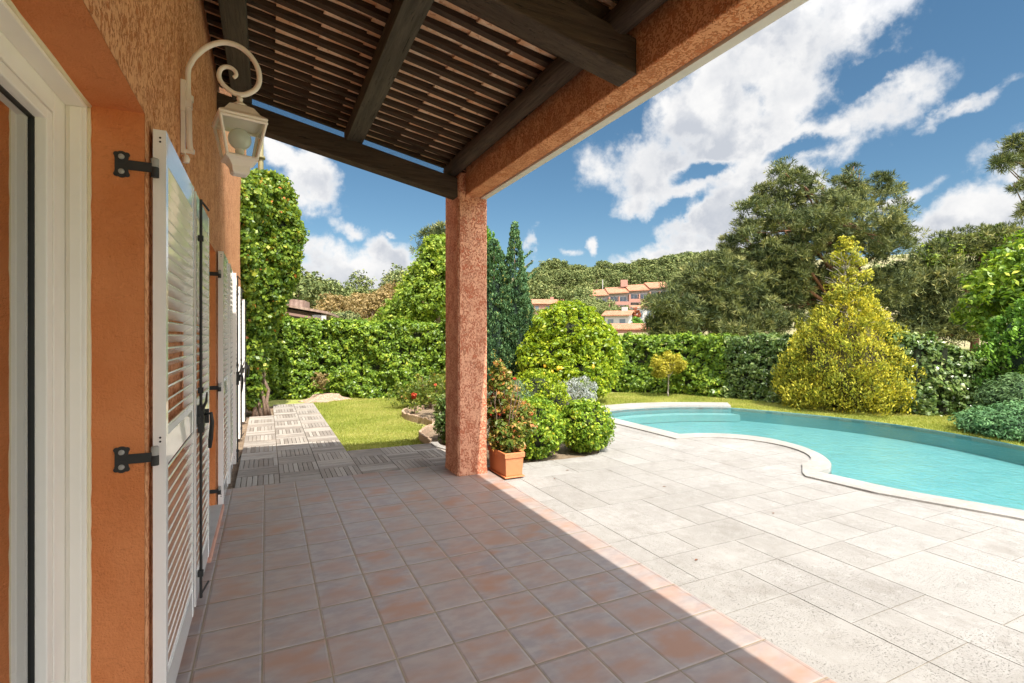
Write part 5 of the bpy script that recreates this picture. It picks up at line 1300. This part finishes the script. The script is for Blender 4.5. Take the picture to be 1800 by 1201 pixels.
def simple_house(name, label, px, d, w_, dep_, h, rise, rot, mw, mr, zoff=0, chim=True, wins=3):
    x, y, _ = at(px, 0, d); t = thing(name, label, 'house', (x, y, terr(x, y) + zoff)); t.rotation_euler.z = rot
    def B(mb_, nm, m): o = mb_.build(nm, m, None); o.parent = t; return o
    mb = MB(); mb.box(0, w_, 0, dep_, -1.5, h); mb.add([(0, 0, h), (0, dep_, h), (0, dep_ / 2, h + rise), (w_, 0, h), (w_, dep_, h), (w_, dep_ / 2, h + rise)], [(0, 2, 1), (3, 4, 5)]); B(mb, 'wall', mw)
    e = .5; mb = MB(); th_ = .16
    k_ = rise / (dep_ / 2)
    for s_ in (0, 1):
        ys = (-e, dep_ / 2) if s_ == 0 else (dep_ + e, dep_ / 2); zs = (h - k_ * e, h + rise)
        mb.add([(-e, ys[0], zs[0] + .02), (w_ + e, ys[0], zs[0] + .02), (w_ + e, ys[1], zs[1] + .02), (-e, ys[1], zs[1] + .02), (-e, ys[0], zs[0] + th_ + .02), (w_ + e, ys[0], zs[0] + th_ + .02), (w_ + e, ys[1], zs[1] + th_ + .02), (-e, ys[1], zs[1] + th_ + .02)],
               [(0, 1, 2, 3), (4, 5, 6, 7), (0, 4, 5, 1), (0, 3, 7, 4), (1, 5, 6, 2)])
    rf = B(mb, 'roof', mr)
    if chim: mb = MB(); mb.box(w_ * .6, w_ * .6 + 1.0, dep_ * .45, dep_ * .45 + .7, h + rise * .5, h + rise + .8); c_ = mb.build('chimney', mw, None); c_.parent = rf
    for i in range(wins):
        a = w_ * (i + .5) / wins - .5; mb = MB(); mb.box(a, a + 1.0, -.05, -.001, h - 2.0, h - .7); B(mb, 'window', M_win)
    return t
simple_house('hillside_house', 'small orange roofed house on the hillside left of the long terrace', 934, 148, 9.5, 8, 6.7, 1.4, ang_t, M_pinkw, M_or)
simple_house('gabled_house', 'small white gabled house with an orange roof low on the hillside', 1063, 92, 4.2, 6, 2.6, .8, ang_t + R(-22), M_whitew, M_or, 0, True, 2)
simple_house('low_house', 'low orange roof just below the white gabled house', 1082, 78, 5.2, 4.5, .9, .7, ang_t, M_pinkw, M_or, -.2, False, 2)
# dark roofed neighbour house, left
x, y, _ = at(575, 0, 31); nh = thing('neighbour_house', 'brown house with a low sloping tiled roof behind the left hedge', 'house', (x, y, 0)); nh.rotation_euler.z = R(-12)
def NB(mb_, nm, m): o = mb_.build(nm, m, None); o.parent = nh; return o
mb = MB(); mb.add([(-7, .0, -.5), (-.35, 0, -.5), (-.35, 0, 2.75), (-7, 0, 3.9), (-7, 6, -.5), (-.35, 6, -.5), (-.35, 6, 2.75), (-7, 6, 3.9)], [(0, 1, 2, 3), (4, 7, 6, 5), (1, 5, 6, 2), (0, 3, 7, 4), (3, 2, 6, 7)]); NB(mb, 'wall', M_darkw)
mb = MB(); mb.add([(-7.3, -.7, 4.06), (.1, -.7, 2.78), (.1, 6.5, 2.78), (-7.3, 6.5, 4.06), (-7.3, -.7, 4.20), (.1, -.7, 2.92), (.1, 6.5, 2.92), (-7.3, 6.5, 4.20)], [(0, 1, 2, 3), (4, 5, 6, 7), (0, 4, 5, 1), (1, 5, 6, 2), (2, 6, 7, 3), (3, 7, 4, 0)]); rf = NB(mb, 'roof', M_brown)
mb = MB(); mb.add([(-3.2, 1, 3.5), (-1.4, 1, 3.2), (-1.4, 3, 3.2), (-3.2, 3, 3.5), (-3.2, 1, 3.85), (-1.4, 1, 3.65), (-1.4, 3, 3.65), (-3.2, 3, 3.85)], [(0, 1, 5, 4), (1, 2, 6, 5), (2, 3, 7, 6), (3, 0, 4, 7), (4, 5, 6, 7)]); c_ = mb.build('dormer', M_brown, None); c_.parent = rf
mb = MB(); mb.box(-.8, -.30, -.35, -.02, -.5, 2.72); mb.box(-.25, .0, -.6, -.35, -.5, 2.70); NB(mb, 'post', M_whitew)
mb = MB(); mb.beam((-7, -.5, 3.55), (-.3, -.5, 2.40), .12, .14, (0, 0, 1)); mb.beam((-7, -.3, 2.55), (-.9, -.3, 2.1), .1, .12); NB(mb, 'rail', m_paint('brown_rail', (.22, .13, .10), .7))

# ------------------------------------------------------------------ little fallen leaves on the paving
LP = [(2.75, 4.72, 'curled brown leaf lying on the paving by the planter'), (3.6, 4.0, 'small dark leaf lying alone on the pale paving nearer the pool'), (2.62, 2.6, 'dry brown leaf on the paving near the tile edge'), (3.9, 3.0, 'dark twig shaped leaf in the middle of the pale paving'), (3.05, 4.95, 'reddish fallen leaf between the planter and the clipped shrubs')]
M_dry = m_paint('dry_leaf', (.20, .08, .04), .8, var=.5)
for (x, y, lab) in LP:
    mb = MB(); a = random.uniform(0, 6); L = .02
    pts = [(-1, 0, 0), (-.3, .45, .25), (.4, .35, .2), (1, 0, .1), (.4, -.35, .28), (-.3, -.45, .2), (0, 0, .05)]
    vs = [(x + L * (p[0] * math.cos(a) - p[1] * math.sin(a)), y + L * (p[0] * math.sin(a) + p[1] * math.cos(a)), -.0145 + L * p[2]) for p in pts]
    mb.add(vs, [(0, 1, 6), (1, 2, 6), (2, 3, 6), (3, 4, 6), (4, 5, 6), (5, 0, 6)])
    tag(mb.build('fallen_leaf', M_dry, recalc=False), lab, 'leaf', 'fallen leaves on the paving')
